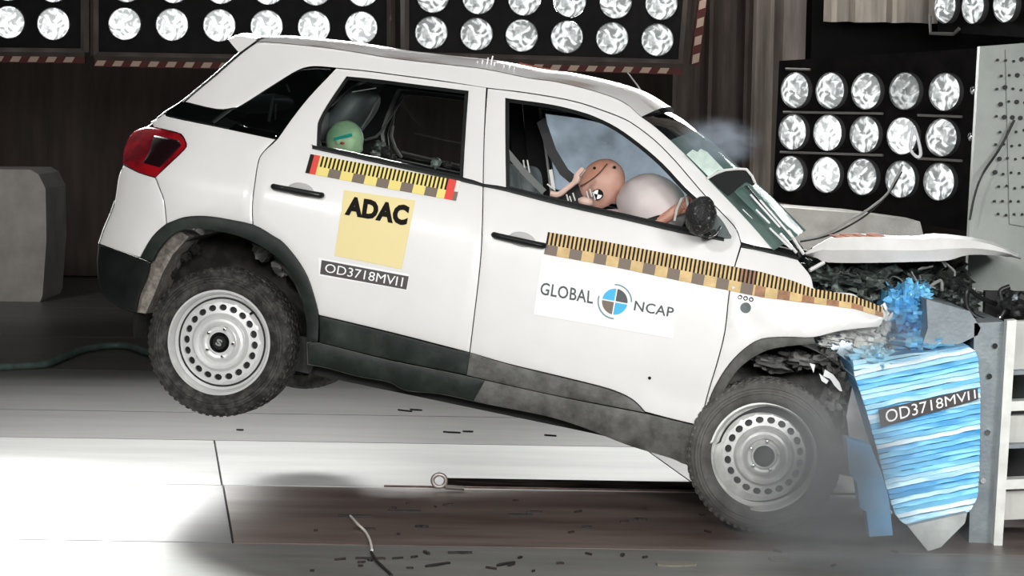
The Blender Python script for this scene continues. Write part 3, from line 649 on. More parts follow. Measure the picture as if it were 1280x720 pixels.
# torn dark flap in the windscreen
fp=[(886,222),(898,218),(907,214),(930,212),(937,216),(944,228),(940,232),(932,227),(922,234),(910,245),(900,238)]
b=MB(); b.prism([pin(x,y,-.70) for x,y in fp],(0,.10,0)); b.build('windscreen_tear',ws_m,car,label='black torn piece standing out of the windscreen')
b=MB(); b.tube([pin(x,y,-.71) for x,y in((884,223),(897,215.5),(907,212.5),(922,211),(933,211.5),(940,220),(944,229))],.006,6); b.build('tear_edge',dirty,car)
for q in (((938,243),(975,284)),((945,262),(962,279)),((950,250),(990,296)),((928,262),(940,274)),((962,285),(990,312))):
    b=MB(); b.tube([pin(*q[0],-.69),pin(*q[1],-.69)],.0045,5); b.build('glass_splinter',whitev,car)
b=MB(); b.prism([pin(x,y,-.70) for x,y in((858,193),(866,187),(872,190),(876,186),(884,190),(905,212),(897,213),(886,221))],(0,.004,0)); b.build('glass_sheet',mat('pale_green_crazed_glass',(.50,.62,.55),.4,0,var=.15,vscale=20),car,label='pale green crazed piece of the windscreen')
b=MB(); b.tube([pin(x,y,-.50) for x,y in((932,232),(948,252),(962,265),(985,290),(1003,312))],.008,6); b.build('wiper',chrome,car)
b=MB(); b.tube([pin(x,y,-.45) for x,y in((938,248),(960,272),(980,293),(1000,318))],.006,6); b.build('wiper',black_pl,car)
for q in (((985,288),(1005,318)),((990,300),(1000,322)),((975,292),(996,316))):
    b=MB(); b.tube([pin(*q[0],-.66),pin(*q[1],-.68)],.007,6); b.build('hinge_arm',dirty if q[0][0]!=990 else black_pl,car)
b=MB(); b.tube([pin(1012,338,-.7),pin(1030,328,-.66)],.009,6); b.build('hinge_arm',paint,car)
# tailgate
TG=[(299,67),(268,94),(228,127),(205,142),(186,157),(160,173),(153,205),(148,220),(143,252)]
Gl=catmull([p3l(*p) for p in TG],False,4,60); rows=[]
for i,T in enumerate(Gl):
    t=i/(len(Gl)-1); rows.append(cross(T+Vector((.004,0,0)),Vector((-.8,0,.35)),.085,2.6))
b=MB(); ng=4*3+1; b.loft(rows[:ng]); b.build('rear_window_glass',dkglass,car); b=MB(); b.loft(rows[ng-1:]); b.build('tailgate',paint,car)
edge=[[Vector((r[k].x,r[k].y,r[k].z)) for k in range(5)] for r in rows[:ng+2]]
b=MB(); b.loft([[p+Vector((-.006,0,.004)) for p in r] for r in edge]); tf=b.build('tailgate_frame',paint,car); c=tf.copy(); link(c,car); c.scale=(1,-1,1)
BP=[(143,252),(137.5,268),(129,288),(123.5,305),(122,325),(123,350),(129,371),(150,385),(169,392)]
Bl=[p3l(*p) for p in BP]
b=MB(); b.loft([cross(T,(-1,0,0),.10,3) for T in Bl[:4]]); b.build('rear_bumper_face',paint,car)
b=MB(); b.loft([cross(T,(-1,0,0),.10,3) for T in Bl[3:]]); b.build('rear_bumper_lower',black_pl,car)
# spoiler
Sp=[p3l(*p) for p in ((285,49.5),(297,45),(321,50),(299,66),(292,58))]
rows=[]
for k in range(NY+1):
    s=cos(pi*(1-k/NY)); rows.append([Vector((p.x-.05*(1-abs(s)**3),abs(p.y)*s,p.z+.035*(1-abs(s)**2.2))) for p in Sp])
b=MB(); b.loft(rows,closed=True); b.add(rows[0],[(0,1,2,3,4)]); b.add(rows[-1],[(0,1,2,3,4)]); b.build('rear_spoiler',paint,car)
b=MB(); b.tube([p3l(299,68,.001),p3l(320,52,.001)],.004,5); b.tube([p3l(299,68,.002),p3l(268,95,.002),p3l(229,128,.002)],.006,5); b.build('tailgate_seal',black_pl,car)
# bonnet
bt=[(1006,316),(1030,302),(1044,297),(1090,296),(1152,299),(1174,296.5),(1222,302),(1252,310),(1276,322)]; bb=[(1010,320),(1022,323),(1035,328),(1090,328.5),(1152,327),(1185,325.5),(1212,318.5),(1255,320),(1276,324)]
yb_=-.62; b=MB(); N=12; rowsb=[]
TT=catmull([pin(x,y,yb_) for x,y in bt],False,3,80); BB=catmull([pin(x,y,yb_) for x,y in bb],False,3,80)
for k in range(N+1):
    s=-1+2*k/N; row=[]
    for i,(T,Bm) in enumerate(zip(TT,BB)):
        t=i/(len(TT)-1); y=.62*s*(1-.25*t**3)
        row.append(Vector((T.x+.02*(1-s*s),y,T.z-.012+.014*(1-s*s)+(.012*sin(9*t+3*s)))))
    rowsb.append(row)
front=[Vector((p.x,yb_-.01,p.z)) for p in TT]
sk=[Vector((p.x,yb_,p.z)) for p in BB]; mid=[a_.lerp(c_,.5)+Vector((0,-.022,0)) for a_,c_ in zip(front,sk)]; low=[c_+Vector((0,.02,0)) for c_ in sk]
b.loft([low,sk,mid,front]+rowsb[1:]); sk2=[Vector((p.x,-p.y*(1-.25*(i/(len(sk)-1))**3),p.z)) for i,p in enumerate(sk)]
b.loft([rowsb[-1],sk2]); b.loft([low,[Vector((p.x,0,p.z+.01)) for p in low],sk2])
b.build('bonnet',dirty,car,label='white bonnet folded level above the crushed nose')
b=MB(); rr=random.Random(5)
for i in range(4):
    p=TT[6+i]; b.ell((p.x+.02,-.55,p.z+.006),(.05,.04,.009+.003*(i%2)),14,6)
b.build('paint_smear',mat('orange_smear',(.55,.28,.20),.6),car)
# door handles
mat('recess_shade',(.42,.41,.40),.5)
def handle(px,fr):
    A=p3l(*px[0],.03); B=p3l(*px[1],.03); d=(B-A).normalized(); b=MB()
    pts=[A+d*0+Vector((0,.02,0)),A+d*.012,A.lerp(B,.5)+Vector((0,-.006,0)),B-d*.012,B+Vector((0,.02,0))]; b.tube(catmull(pts,False,4,200),[.013]*17,10); 
    for v in b.v: pass
    o=b.build('door_handle',black_pl,car,True,60)
    c=o.copy(); link(c,car); c.scale=(1,-1,1)
    b=MB(); b.tube([A.lerp(B,.2)+Vector((0,-.013,.004)),A.lerp(B,.98)+Vector((0,-.013,.002))],.0035,6); b.build('handle_strip',chrome,o)
    # recess: grey oval on the door with the hollow's shade in its colour
    m_=A.lerp(B,.55)+Vector((0,.026,0)); ang=math.atan2(B.z-A.z,B.x-A.x)
    b=MB(); b.ell(m_+Vector((0,0,.004)),(.06,.005,.034),20,10,Matrix.Rotation(-ang,3,'Y')); b.build('handle_recess_shade',MT['recess_shade'],car)
handle(((341,233),(401,244)),0); handle(((617,293.5),(679,307)),0)
# mirror
mc=pin(876,270,-.98)
crumple('side_mirror',mc,(.068,.08,.085),mat('textured_black',(.008,.008,.008),.5,0,col2=(.30,.30,.30),vscale=55,thr=(.60,.72),bump=.8,bscale=120),car,21,.10,1.3,28,18)
b=MB(); b.tube([p3l(893,292,-.02),pin(884,294,-.93),pin(870,286,-.95)],.02,8); b.build('mirror_stalk',black_pl,car)
b=MB(); b.tube([pin(862,289,-.99),pin(870,293,-.99),pin(885,297,-.97),pin(894,293,-.95),pin(901,283,-.93)],.005,6); b.build('mirror_trim',chrome,car)
panel('mirror_sail',[(893,262),(905,276),(914,292),(916,300),(890,296),(880,285)],greyseat,off=.001,thick=.01,gap=0)
# roof antenna and grid of spikes
b=MB(); b.tube([pin(809,124,0.0)+Vector((0,0,-.01)),pin(797,107,0),pin(784,90,0)],[.006,.004,.003],6); b.build('antenna',greyc,car)
b=MB()
for i,(x,h) in enumerate(((596,7),(602,9),(608,13),(613,16),(617,9),(629,7),(636,8),(642,9))):
    p=pin(x,83+(x-596)*.14,-.45); b.tube([p+Vector((0,0,-.04)),p+Vector((0,0,.0036*h))],.0035,5)
b.build('roof_sensor_pins',whitev,car)
b=MB(); b.tube([pin(648,83,-.05),pin(665,87,-.05),pin(690,92,-.05)],.02,8); b.build('roof_marker',mat('rust_red_marker',(.30,.10,.06),.6),car)
# dirt scuffs on roof side
# ------------------------------------------------------------------ stickers on the near side
def tape(name,top,bot,cw,rule,mats,off=.0035):
    def path(P):
        L=[Vector(p) for p in P]; S=[0]
        for i in range(len(L)-1): S.append(S[-1]+(L[i+1]-L[i]).length)
        return L,S
    LT,ST=path(top); LB_,SB=path(bot)
    def ev(L,S,t):
        s=t*S[-1]
        for i in range(len(L)-1):
            if s<=S[i+1] or i==len(L)-2: return L[i].lerp(L[i+1],(s-S[i])/(S[i+1]-S[i]))
    n=int(round(ST[-1]/cw)); b=MB()
    rowv=[0,.56,1.0]
    for r_ in range(2):
        for i in range(n):
            q=[]
            for (ii,vv) in ((i,rowv[r_]),(i+1,rowv[r_]),(i+1,rowv[r_+1]),(i,rowv[r_+1])):
                a_=ev(LT,ST,ii/n); c_=ev(LB_,SB,ii/n); p=a_.lerp(c_,vv); q.append(p3l(p.x,p.y,off))
            b.cur=rule(i,r_,n); b.add(q,[(0,1,2,3)])
    o=b.build(name,mats,car,False)
    return o
def rA(i,r,n):
    if i<2: return 1
    if i<5: return 2 
    if i>=n-6: return 2 if i<n-2 else (3 if r==0 else 4)
    if r==0: return 1 if i%2==0 else 0
    return 4 if ((i-5)//6)%2==1 else 0
tape('measuring_tape',[(388,192.5),(480,209),(576,226)],[(381.5,216),(475,234),(570,251)],2.55,rA,[tapey,tapeb,taper,tapew,tapebr])
def rB(i,r,n):
    f=i/n
    if r==0: return 1 if i%2==0 else (0 if f<.57 or f>.62 else 3)
    k=(i//6)%2
    if f>.62: return 3 if k else 4
    return 2 if k==0 else 0
tape('measuring_tape',[(685,290),(760,302.5),(850,320),(900,330),(952,340),(990,350.5),(1015,360.5),(1067,369.5),(1104,384)],[(680,317.5),(760,332),(850,351),(900,361),(952,371.5),(985,375.5),(1015,379),(1067,386),(1104,396.5)],2.6,rB,[tapeo,tapeb,tapebr,tapeo2,tapeo])
def decal(name,q,m,off=.002,div=8,parent=None,**k):
    b=MB(); rows=[[p3l(*quadmap(q,i/div,j/div),off) for i in range(div+1)] for j in range(div+1)]; b.loft(rows); return b.build(name,m,parent or car,True,**k)
def dtext(name,t,q,m,off=.004,bold=.02,sp=1.0):
    V,F=textmesh(t,bold,sp); b=MB()
    for k,(du,dv) in enumerate(((0,0),(.005,0),(-.005,0),(0,.05),(0,-.05)) if not bold else ((0,0),)): b.add([p3l(*quadmap(q,u+du,v+dv),off+.0002*k) for u,v in V],F); return b.build(name,m,car,False)
decal('square_sticker',[(430,237.5),(519,250.5),(502,336.5),(418,319.5)],yellow,.0025,label='pale yellow square sticker')
decal('sticker_border',[(398,322),(512,343),(509,363),(399,345)],whitev,.0015)
dtext('sticker_letters','ADAC',[(434,244.5),(512.5,257),(508,282.5),(430.5,268.5)],ink,.0045,.06,1.06)
decal('number_label',[(402,325),(511,345.5),(508,362),(400,342.5)],platek,.0028,label='dark number label')
dtext('label_digits','OD3718MVI1',[(407.5,329),(504.5,347),(502.5,358.5),(405.5,340)],whitev,.0045,0)
decal('white_sticker',[(677,323),(849,354),(841,423),(667,393)],whitev,.0025,label='white rectangular sticker with two words and a round emblem')
dtext('sticker_letters','GLOBAL',[(677,352.5),(742,364),(741,380),(674.5,368)],inkg,.0045,.012,1.05)
dtext('sticker_letters','NCAP',[(794,375.5),(843,384.5),(841,397),(792,388)],inkg,.0045,.012,1.05)
# emblem
cxp,cyp=768.5,377; a8=.18
def ept(r_,a_): return (cxp+r_*cos(a_+a8),cyp+r_*sin(a_+a8)*1.02)
for name_,q0,m_ in (('emblem_quarter',0,cyan),('emblem_quarter',1,tapebr),('emblem_quarter',2,cyan),('emblem_quarter',3,inkg)):
    b=MB(); P=[p3l(*ept(1.2,q0*pi/2+pi/4),.005)]+[p3l(*ept(16,q0*pi/2+.05+(pi/2-.10)*k/12),.005) for k in range(13)]; b.add(P,[tuple(range(14))]); b.build(name_,m_,car,False)
for (r_,a0,a1,w_) in ((20,-1.75,-.15,1.7),(20,1.45,3.3,1.7)):
    b=MB(); n_=16; A_=[p3l(*ept(r_,a0+(a1-a0)*k/n_),.005) for k in range(n_+1)]; B_=[p3l(*ept(r_+w_,a0+(a1-a0)*k/n_),.005) for k in range(n_+1)]; b.loft([A_,B_]); b.build('emblem_ring',tealg,car,False)
# small fender badge
b=MB()
for k in range(3): b.lathe([(.006,.004),(.010,.004),(.010,-.004),(.006,-.004),(.006,.004)],12,p3l(925+k*7,371.5+k*1.4,.004))
b.build('fender_marks',ink,car)
b=MB(); b.lathe([(0,.0),(.022,-.002),(.026,.004)],20,p3l(932,385,.0)); b.build('turn_signal',greyseat,car)
b=MB(); b.lathe([(0,-.004),(.007,-.003),(.007,.006)],12,p3l(812,472.5,.0)); b.build('door_plug',ink,car)
# ------------------------------------------------------------------ wheels
tyreM=MB(); yo=.0
prof=[(.228,.030),(.240,.006),(.262,-.012),(.290,-.016),(.308,-.008),(.320,.010),(.327,.022)]
for g in range(4):
    yc=.022+.05*g; prof+=[(.330,yc+.004),(.332,yc+.018),(.332,yc+.036),(.331,yc+.040),(.324,yc+.041),(.324,yc+.049)]
prof+=[(.330,.222),(.320,.238),(.300,.248),(.262,.250),(.228,.22)]
tyreM.lathe([(r_,h-.03) for r_,h in prof],72)
to=tyreM.build('tyre',rubber); tyre_me=to.data; bpy.data.objects.remove(to)
lg=MB()
for k in range(64):
    a_=2*pi*k/64; d=Vector((cos(a_),0,sin(a_))); t_=Vector((-sin(a_),0,cos(a_)))
    R3=Matrix((t_,Vector((0,1,0)),d)).transposed()
    lg.box(d*.317+Vector((0,-.016,0)),(.012,.012,.014),R3@Matrix.Rotation(-.35,3,'X')); 
    lg.box(d*.331+Vector((0,.012,0)),(.017,.030,.008),R3@Matrix.Rotation(.3,3,'Z')); lg.box(d*.331+Vector((0,.07,0)),(.017,.035,.008),R3@Matrix.Rotation(-.3,3,'Z')); lg.box(d*.331+Vector((0,.13,0)),(.017,.035,.008),R3@Matrix.Rotation(.3,3,'Z'))
lo=lg.build('tread',rubber,None,False); tread_me=lo.data; bpy.data.objects.remove(lo)
sw=MB()   # raised sidewall lettering-like ribs
for k in range(3): sw.lathe([(.272+.012*k,-.044),(.274+.012*k,-.0475),(.277+.012*k,-.044)],72)
so=sw.build('sidewall_ribs',rubber); rib_me=so.data; bpy.data.objects.remove(so)
def rimparts(bent,m):
    out=[]
    b=MB()
    b.lathe([(.226,.012),(.238,-.012),(.236,-.022),(.228,-.022),(.221,-.008),(.214,.022),(.205,.030),(.198,.040),(.190,.024),(.178,.012)],64)
    b.lathe([(.132,.006),(.128,-.002),(.120,-.010),(.112,-.002),(.104,.006),(.094,.002),(.086,-.012),(.078,-.016),(.070,-.004),(.060,-.002),(.052,-.010),(.046,-.010)],64)
    # vented ring with real holes
    O=[Vector((.178*cos(2*pi*k/80),.178*sin(2*pi*k/80))) for k in range(80)]; I=[Vector((.132*cos(2*pi*k/64),.132*sin(2*pi*k/64))) for k in range(64)]
    H=[I]; 
    for k in range(20):
        a_=2*pi*k/20; c_=Vector((cos(a_),sin(a_)))*.157; t_=Vector((-sin(a_),cos(a_))); n_=Vector((cos(a_),sin(a_)))
        H.append([c_+t_*.0175*cos(q*pi/6)+n_*.0145*sin(q*pi/6) for q in range(12)])
    V,F=tri(O,H,.012)
    yy=lambda v: .012-.006*(.178-Vector((v.x,v.y)).length)/.046
    b.add([Vector((v.x,yy(v),v.y)) for v in V],F)
    for h in H[1:]:
        b.loft([[Vector((p.x,.011,p.y)) for p in h],[Vector((p.x,.026,p.y)) for p in h]],closed=True)
    if bent:
        for v in b.v:
            r_=math.hypot(v.x,v.z); a_=math.atan2(v.z,v.x)
            if r_>.18:
                # lip pulled out at the lower left, pushed in at the upper right
                g=max(0,cos(a_-math.radians(40))); l=max(0,cos(a_-math.radians(215)))
                v.y+=.03*g; s_=1-.02*g+.13*l*l*(1 if a_<math.radians(-0) or a_>math.radians(178) else 0); v.x*=s_; v.z*=s_
    out.append(('rim',b.build('rim',m),m))
    b=MB(); b.lathe([(0,.028),(.20,.032),(.232,.05)],40); out.append(('brake_backing',b.build('brake_backing',darkin),darkin))
    b=MB(); b.lathe([(0,-.014),(.030,-.014),(.036,-.008),(.038,.0)],24); out.append(('hub_cap',b.build('hub_cap',black_pl),black_pl))
    b=MB()
    for k in range(5):
        a_=2*pi*k/5+.3; b.lathe([(0,-.02),(.007,-.018),(.009,-.004)],8,Vector((.064*cos(a_),0,.064*sin(a_))))
    out.append(('wheel_bolts',b.build('wheel_bolts',chrome),chrome))
    res=[(n,o.data) for n,o,_ in out]
    for _,o,_2 in out: bpy.data.objects.remove(o)
    return res
rp=rimparts(False,steelw); rpb=rimparts(True,steelw2)
def wheel(loc,side,parts,dusty=False,rot=0,tilt=0,label=None):
    e=empty('wheel',loc,parent=car); e.rotation_euler=(0,rot,tilt)
    if side>0: e.rotation_euler=(0,rot,pi)
    if label: e['label']=label
    for n_,me in [('tyre',tyre_me),('tread',tread_me),('sidewall_ribs',rib_me)]+parts:
        o=bpy.data.objects.new(n_,me); link(o,e)
        if n_ in('tread','sidewall_ribs'): o['kind']='stuff'
        if dusty and n_ in('tyre','tread','sidewall_ribs'):
            o.material_slots[0].link='OBJECT'; o.material_slots[0].material=dustyrub
    return e
HYo=HY
wr=wheel((-WB,HYo,RT),-1,rp,rot=.2); wheel((-WB,-HYo,RT),1,rp)
wf=wheel((0,HYo,RT),-1,rpb,True,rot=0,tilt=.05,label='dust-covered front wheel with a bent steel rim'); wheel((0,-HYo,RT+.09),1,rp,True)
V,F=textmesh('S',.05); b=MB(); b.add([Vector((-.014+.028*u,-.0165,-.016+.032*v)) for u,v in V],F); b.build('cap_mark',greyc,wr,False)
b=MB(); b.tube([Vector((.085,-.02,.175)),Vector((.098,-.035,.190))],.006,6); b.build('valve',black_pl,wr)
# wheel housings
def liner(x,z,r,a0,a1,name,m):
    b=MB(); b.lathe([(r,-.80),(r+.01,-.45)],36,Vector((x,0,z)),a0=a0,a1=a1); 
    ring=[Vector((x+(r+.01)*cos(a0+(a1-a0)*k/36),-.45,z+(r+.01)*sin(a0+(a1-a0)*k/36))) for k in range(37)]; b.add([Vector((x,-.45,z))]+ring,[(0,k+1,k+2) for k in range(36)])
    o=b.build(name,m,car); c=o.copy(); link(c,car); c.scale=(1,-1,1)
linm=mat('muddy_liner',(.012,.011,.010),.9,0,col2=(.05,.044,.038),vscale=14,thr=(.45,.8),bump=.5,bscale=40)
linf=mat('dusty_wheelhouse',(.07,.07,.066),.9,0,col2=(.27,.265,.25),vscale=11,thr=(.35,.75),bump=.8,bscale=40)
liner(-WB-.0,RT+.06,.435,-.35,pi+.3,'wheel_liner',linm); liner(.02,RT+.06,.44,-.3,pi+.2,'wheel_liner',linf)
b=MB()
LP=[(224,288),(206,302),(190,328),(178,358),(169,390),(182,392),(192,370),(203,342),(216,318),(236,296)]
b.prism([pin(x,y,-.80) for x,y in LP],(0,.22,0)); b.build('mud_flap',mat('grey_brown_felt',(.13,.11,.095),.95,0,col2=(.30,.27,.24),vscale=30,thr=(.35,.65),bump=.8,bscale=80),car,label='grey-brown felt liner behind the rear wheel')
for i,(x,y,r_) in enumerate(((215,340,.03),(232,320,.028),(330,312,.05),(355,330,.05),(205,375,.03),(245,312,.025))):
    crumple('suspension_part',pin(x,y,-.62),(r_,r_*1.5,r_),linf if i in(2,3) else linm,car,40+i,.4,2,14,10)
b=MB(); b.tube([pin(348,320,-.70),pin(360,335,-.70),pin(372,352,-.70),pin(379,372,-.72),pin(381,378,-.72)],[.02,.022,.018,.012,.006],8); b.build('splash_guard',clad2,car)
# underbody
b=MB(); b.box((-1.2,0,.34),(1.9,1.46,.16)); b.box((-2.55,0,.48),(.9,.86,.26)); b.box((-.05,0,.42),(.9,.84,.3)); b.build('underbody',shellm,car,False)
b=MB(); b.ell((-2.0,.55,.30),(.22,.22,.12)); b.tube([(-2.1,-.2,.26),(-1.5,-.25,.24),(-.4,-.2,.22)],.03,8); b.build('exhaust',mat('exhaust_metal',(.05,.045,.04),.6,.5),car)
# ------------------------------------------------------------------ crushed front end
engm=mat('crushed_engine_metal',(.035,.04,.037),.5,.2,col2=(.36,.43,.39),vscale=22,thr=(.42,.75),bump=.8,bscale=50)
whc=mat('crushed_white_plastic',(.55,.55,.53),.4,0,col2=(.82,.82,.80),vscale=9,thr=(.35,.6),bump=.6,bscale=30)
for i,(x,y,y_,rx,rz) in enumerate(((1045,350,-.35,.13,.07),(1085,352,-.3,.14,.08),(1130,348,-.1,.14,.06),(1175,350,0,.13,.09),(1195,375,.1,.10,.08),(1060,340,.1,.2,.09),(1150,345,.2,.2,.1))):
    crumple('engine_part',pin(x,y,y_),(rx,.25,rz),engm,car,60+i,.55,2.6,30,18)
rr=random.Random(21)
for i in range(26):
    x=rr.uniform(1020,1205); y=rr.uniform(332,385); a_=pin(x,y,rr.uniform(-.6,-.4)); b=MB(); P=[a_]
    for k in range(3): P.append(P[-1]+Vector((rr.uniform(-.07,.07),rr.uniform(-.04,.04),rr.uniform(-.05,.05))))
    b.tube(catmull(P,False,4,200),rr.uniform(.003,.008),6); b.build('engine_hose',rr.choice([engm,black_pl,greyc,black_pl]),car)
for i,(x,y,rx,rz) in enumerate(((1040,424,.05,.02),(1062,420,.06,.025),(1082,416,.05,.022),(1092,424,.06,.03),(1105,406,.03,.05),(1078,434,.05,.03),(1120,432,.04,.03),(1030,430,.03,.012))):
    crumple('headlight_fragment',pin(x,y,-.74),(rx,.06,rz),whc,car,80+i,.7,3,16,10)
for i,(x,y,rx,rz) in enumerate(((1030,450,.06,.05),(1055,475,.05,.07),(1040,500,.05,.06),(1000,450,.09,.04),(960,452,.1,.03),(1065,520,.04,.08),(1060,560,.045,.07),(1045,465,.04,.04))):
    crumple('crushed_bracket',pin(x,y,-.66),(rx,.12,rz),linf,car,90+i,.6,2.5,20,12)
b=MB(); P=[pin(x,y,-.84) for x,y in((1031,462),(1041,468),(1049,478),(1053,489),(1050,489),(1043,482),(1038,474),(1029,470))]; b.prism(P,(0,.02,0)); P=[pin(x,y,-.84) for x,y in((1024,467),(1036,476),(1033,480),(1027,476))]; b.prism(P,(0,.02,0)); P=[pin(x,y,-.84) for x,y in((1012,454),(1019,456),(1017,466))]; b.prism(P,(0,.02,0)); b.build('bumper_shard',whitev,car)
b=MB(); P=[pin(x,y,-.80) for x,y in((1066,480),(1078,505),(1094,566),(1062,553),(1058,520),(1062,500))]; b.prism(P,(0,.1,0)); b.build('front_bumper',mat('grey_bumper_scrap',(.36,.37,.37),.6,0,var=.3,vscale=8,bump=.4,bscale=20),car,True,label='crumpled remains of the front bumper')
b=MB(); b.tube([pin(1099,386,-.72),pin(1105,380,-.74),pin(1110,392,-.74),pin(1110,405,-.72)],.009,6); b.build('bumper_strap',whitev,car)
# ------------------------------------------------------------------ interior
def cushion(name,c,r,m,rot=None,p=3.2,**k):
    b=MB(); b.ell((0,0,0),(1,1,1),24,16)
    for v in b.v:
        s=lambda q:(abs(q)**(2/p))*(1 if q>=0 else -1)
        l=Vector((s(v.x)*r[0],s(v.y)*r[1],s(v.z)*r[2])); v[:]=(rot@l if rot is not None else l)+Vector(c)
    return b.build(name,m,car,True,70,**k)
RYm=lambda d: Matrix.Rotation(math.radians(d),3,'Y')
for sy in (-.37,.40):
    cushion('front_seat_back',(-1.28,sy,.86),(.10,.24,.33),seatm,RYm(-18)); cushion('front_seat_cushion',(-.98,sy,.56),(.27,.25,.09),seatm,RYm(-6)); cushion('headrest',(-1.40,sy,1.25),(.055,.14,.11),greyseat,RYm(-15))
cushion('rear_seat_back',(-2.20,0,.85),(.10,.62,.32),seatm,RYm(-20)); cushion('rear_seat_cushion',(-1.92,0,.56),(.27,.62,.09),seatm,RYm(-6))
for sy in (-.4,.4): cushion('headrest',(-2.34,sy,1.23),(.05,.13,.09),greyseat,RYm(-18))
cushion('dashboard',(-.42,0,.90),(.24,.68,.13),darkin,RYm(0))
b=MB(); sc=Vector((-.72,-.37,.93)); R_=RYm(-25); path=[sc+R_@Vector((0,.18*cos(2*pi*k/32),.18*sin(2*pi*k/32))) for k in range(32)]; b.tube(path,.014,8,closed=True); b.tube([sc,sc+R_@Vector((0,.17,0))],.014,6); b.tube([sc,sc+R_@Vector((0,-.17,0))],.014,6); b.build('steering_wheel',darkin,car)
# seat belts
def strap(name,pts,w_,y,m):
    P=[pin(a_,c_,y) for a_,c_ in pts]; b=MB(); t_=(P[-1]-P[0]).normalized(); s_=Vector((t_.z,0,-t_.x))*w_/2; b.loft([[p+s_ for p in P],[p-s_ for p in P]]); b.loft([[p+s_+Vector((0,.004,0)) for p in P],[p-s_+Vector((0,.004,0)) for p in P]]); b.build(name,m,car)
beltm=mat('belt_webbing',(.02,.02,.022),.7); greybelt=mat('grey_webbing',(.13,.135,.13),.7); whb=mat('pale_webbing',(.62,.62,.6),.6)
strap('seat_belt',[(676,150),(690,190),(705,215),(735,240)],.045,-.25,beltm)
strap('seat_belt',[(634,190),(655,215),(680,240)],.028,-.72,greybelt)
strap('seat_belt',[(440,115),(470,110)],.004,-.6,greybelt)
for pts in (((688,212),(692,236)),((684,230),(694,238)),((654,200),(657,217)),((659,200),(662,216))): strap('data_lead',pts,.016 if pts[0][0]==688 else .006,-.5,whb)
for pts,r_ in ((((506,118),(492,140),(476,165),(470,171),(456,175)),.007),(((473,122),(462,145),(452,160)),.005),(((491,157),(489,170),(494,185),(502,197)),.008),(((501,120),(493,140),(491,160)),.003)):
    b=MB(); b.tube([pin(x,y,.55) if pts[0][0] in(506,491,501) else pin(x,y,-.15) for x,y in pts],r_,6); b.build('trim_strip',greybelt,car)
b=MB(); b.tube([pin(502,190,.62),pin(540,199,.62),pin(574,206,.62)],.006,6); b.build('trim_strip',greybelt,car)
# camera box and cables between the rear seats
for i,(x,y,r_) in enumerate(((474,183,.03),(482,190,.03),(470,192,.025),(490,198,.02),(545,204,.025),(560,207,.02))):
    crumple('recorder_unit',pin(x,y,-.1),(r_,r_,r_),darkin if i%2 else engm,car,120+i,.4,2,12,8)
# child seat
chs=mat('child_seat_shell',(.07,.085,.085),.5,0,var=.3,vscale=6)
cushion('child_seat',pin(440,143,-.05),(.075,.2,.16),chs,RYm(28),2.8)
b=MB(); b.ell(pin(406,158,-.2),(.03,.08,.07)); b.build('child_seat_wing',greybelt,car)
cushion('luggage_seat_frame',pin(330,130,0),(.12,.3,.035),chs,RYm(-22),2.5)
b=MB(); b.tube([pin(342,117,-.3),pin(339,135,-.3),pin(336,152,-.3)],.008,6); b.tube([pin(358,105,-.3),pin(362,115,-.3)],.006,6); b.tube([pin(345,130,-.3),pin(344,150,-.3)],.004,6); b.build('luggage_straps',greybelt,car)
# airbag
bag=MB(); bag.ell((0,0,0),(1,1,1),32,20); c_=pin(815,257,-.40)
for v in bag.v:
    f=1+.05*noise.noise(v*2.5); v[:]=Vector((v.x*.165*f,v.y*.22*f,v.z*.14*f)); v[:]=RYm(12)@v+c_
bag.build('airbag',bagm,car,label='inflated pinkish airbag')
b=MB(); b.ell(pin(780,290,-.35),(.20,.2,.10)); b.build('lower_airbag',bagm,car)
b=MB(); b.ell((-.55,.38,.98),(.15,.22,.16)); b.build('passenger_airbag',bagm,car)
# ------------------------------------------------------------------ dummies
C3=CARM
def figure(name,label,verts,edges,radii,m,parent=None,cat=None,group=None,root=0,sub=2):
    me=bpy.data.meshes.new(name); me.from_pydata([tuple(v) for v in verts],edges,[]); o=bpy.data.objects.new(name,me); COL.objects.link(o)
    md=o.modifiers.new('s','SKIN'); 
    for i,sv in enumerate(me.skin_vertices[0].data):
        r_=radii[i]; sv.radius=(r_,r_) if not isinstance(r_,tuple) else r_; sv.use_root=(i==root)
    s2=o.modifiers.new('u','SUBSURF'); s2.levels=sub; s2.render_levels=sub
    bpy.context.view_layer.update(); dg=bpy.context.evaluated_depsgraph_get(); me2=bpy.data.meshes.new_from_object(o.evaluated_get(dg)); bpy.data.objects.remove(o)
    for p in me2.polygons: p.use_smooth=True
    me2.materials.clear(); me2.materials.append(m); o2=bpy.data.objects.new(name,me2); link(o2,parent); return o2
dd=empty('crash_test_dummy',(0,0,0),label='driver crash test dummy with a brown-pink head pressed into the airbag',cat='dummy'); dd.matrix_world=C3
yd=-.37
pel=Vector((-1.08,yd,.68)); ch=pin(700,270,yd); nk=pin(722,243,yd); hd=pin(745,232,yd)
shN=pin(706,268,yd-.2)+Vector((0,0,-.03)); shF=shN+Vector((0,.4,0)); el=pin(770,300,yd-.24); hand=pin(832,272,yd-.22)
elF=pin(765,300,yd+.24); hF=pin(838,262,yd+.15)
kn=Vector((-.62,yd-.13,.66)); kf=Vector((-.62,yd+.13,.66)); ft=Vector((-.38,yd-.13,.36)); ff=Vector((-.38,yd+.13,.36))
V_=[pel,pel.lerp(ch,.5),ch,nk,hd,shN,el,hand,shF,elF,hF,pel+Vector((.1,-.11,0)),kn,ft,pel+Vector((.1,.11,0)),kf,ff]
E_=[(0,1),(1,2),(2,3),(3,4),(2,5),(5,6),(6,7),(2,8),(8,9),(9,10),(0,11),(11,12),(12,13),(0,14),(14,15),(15,16)]
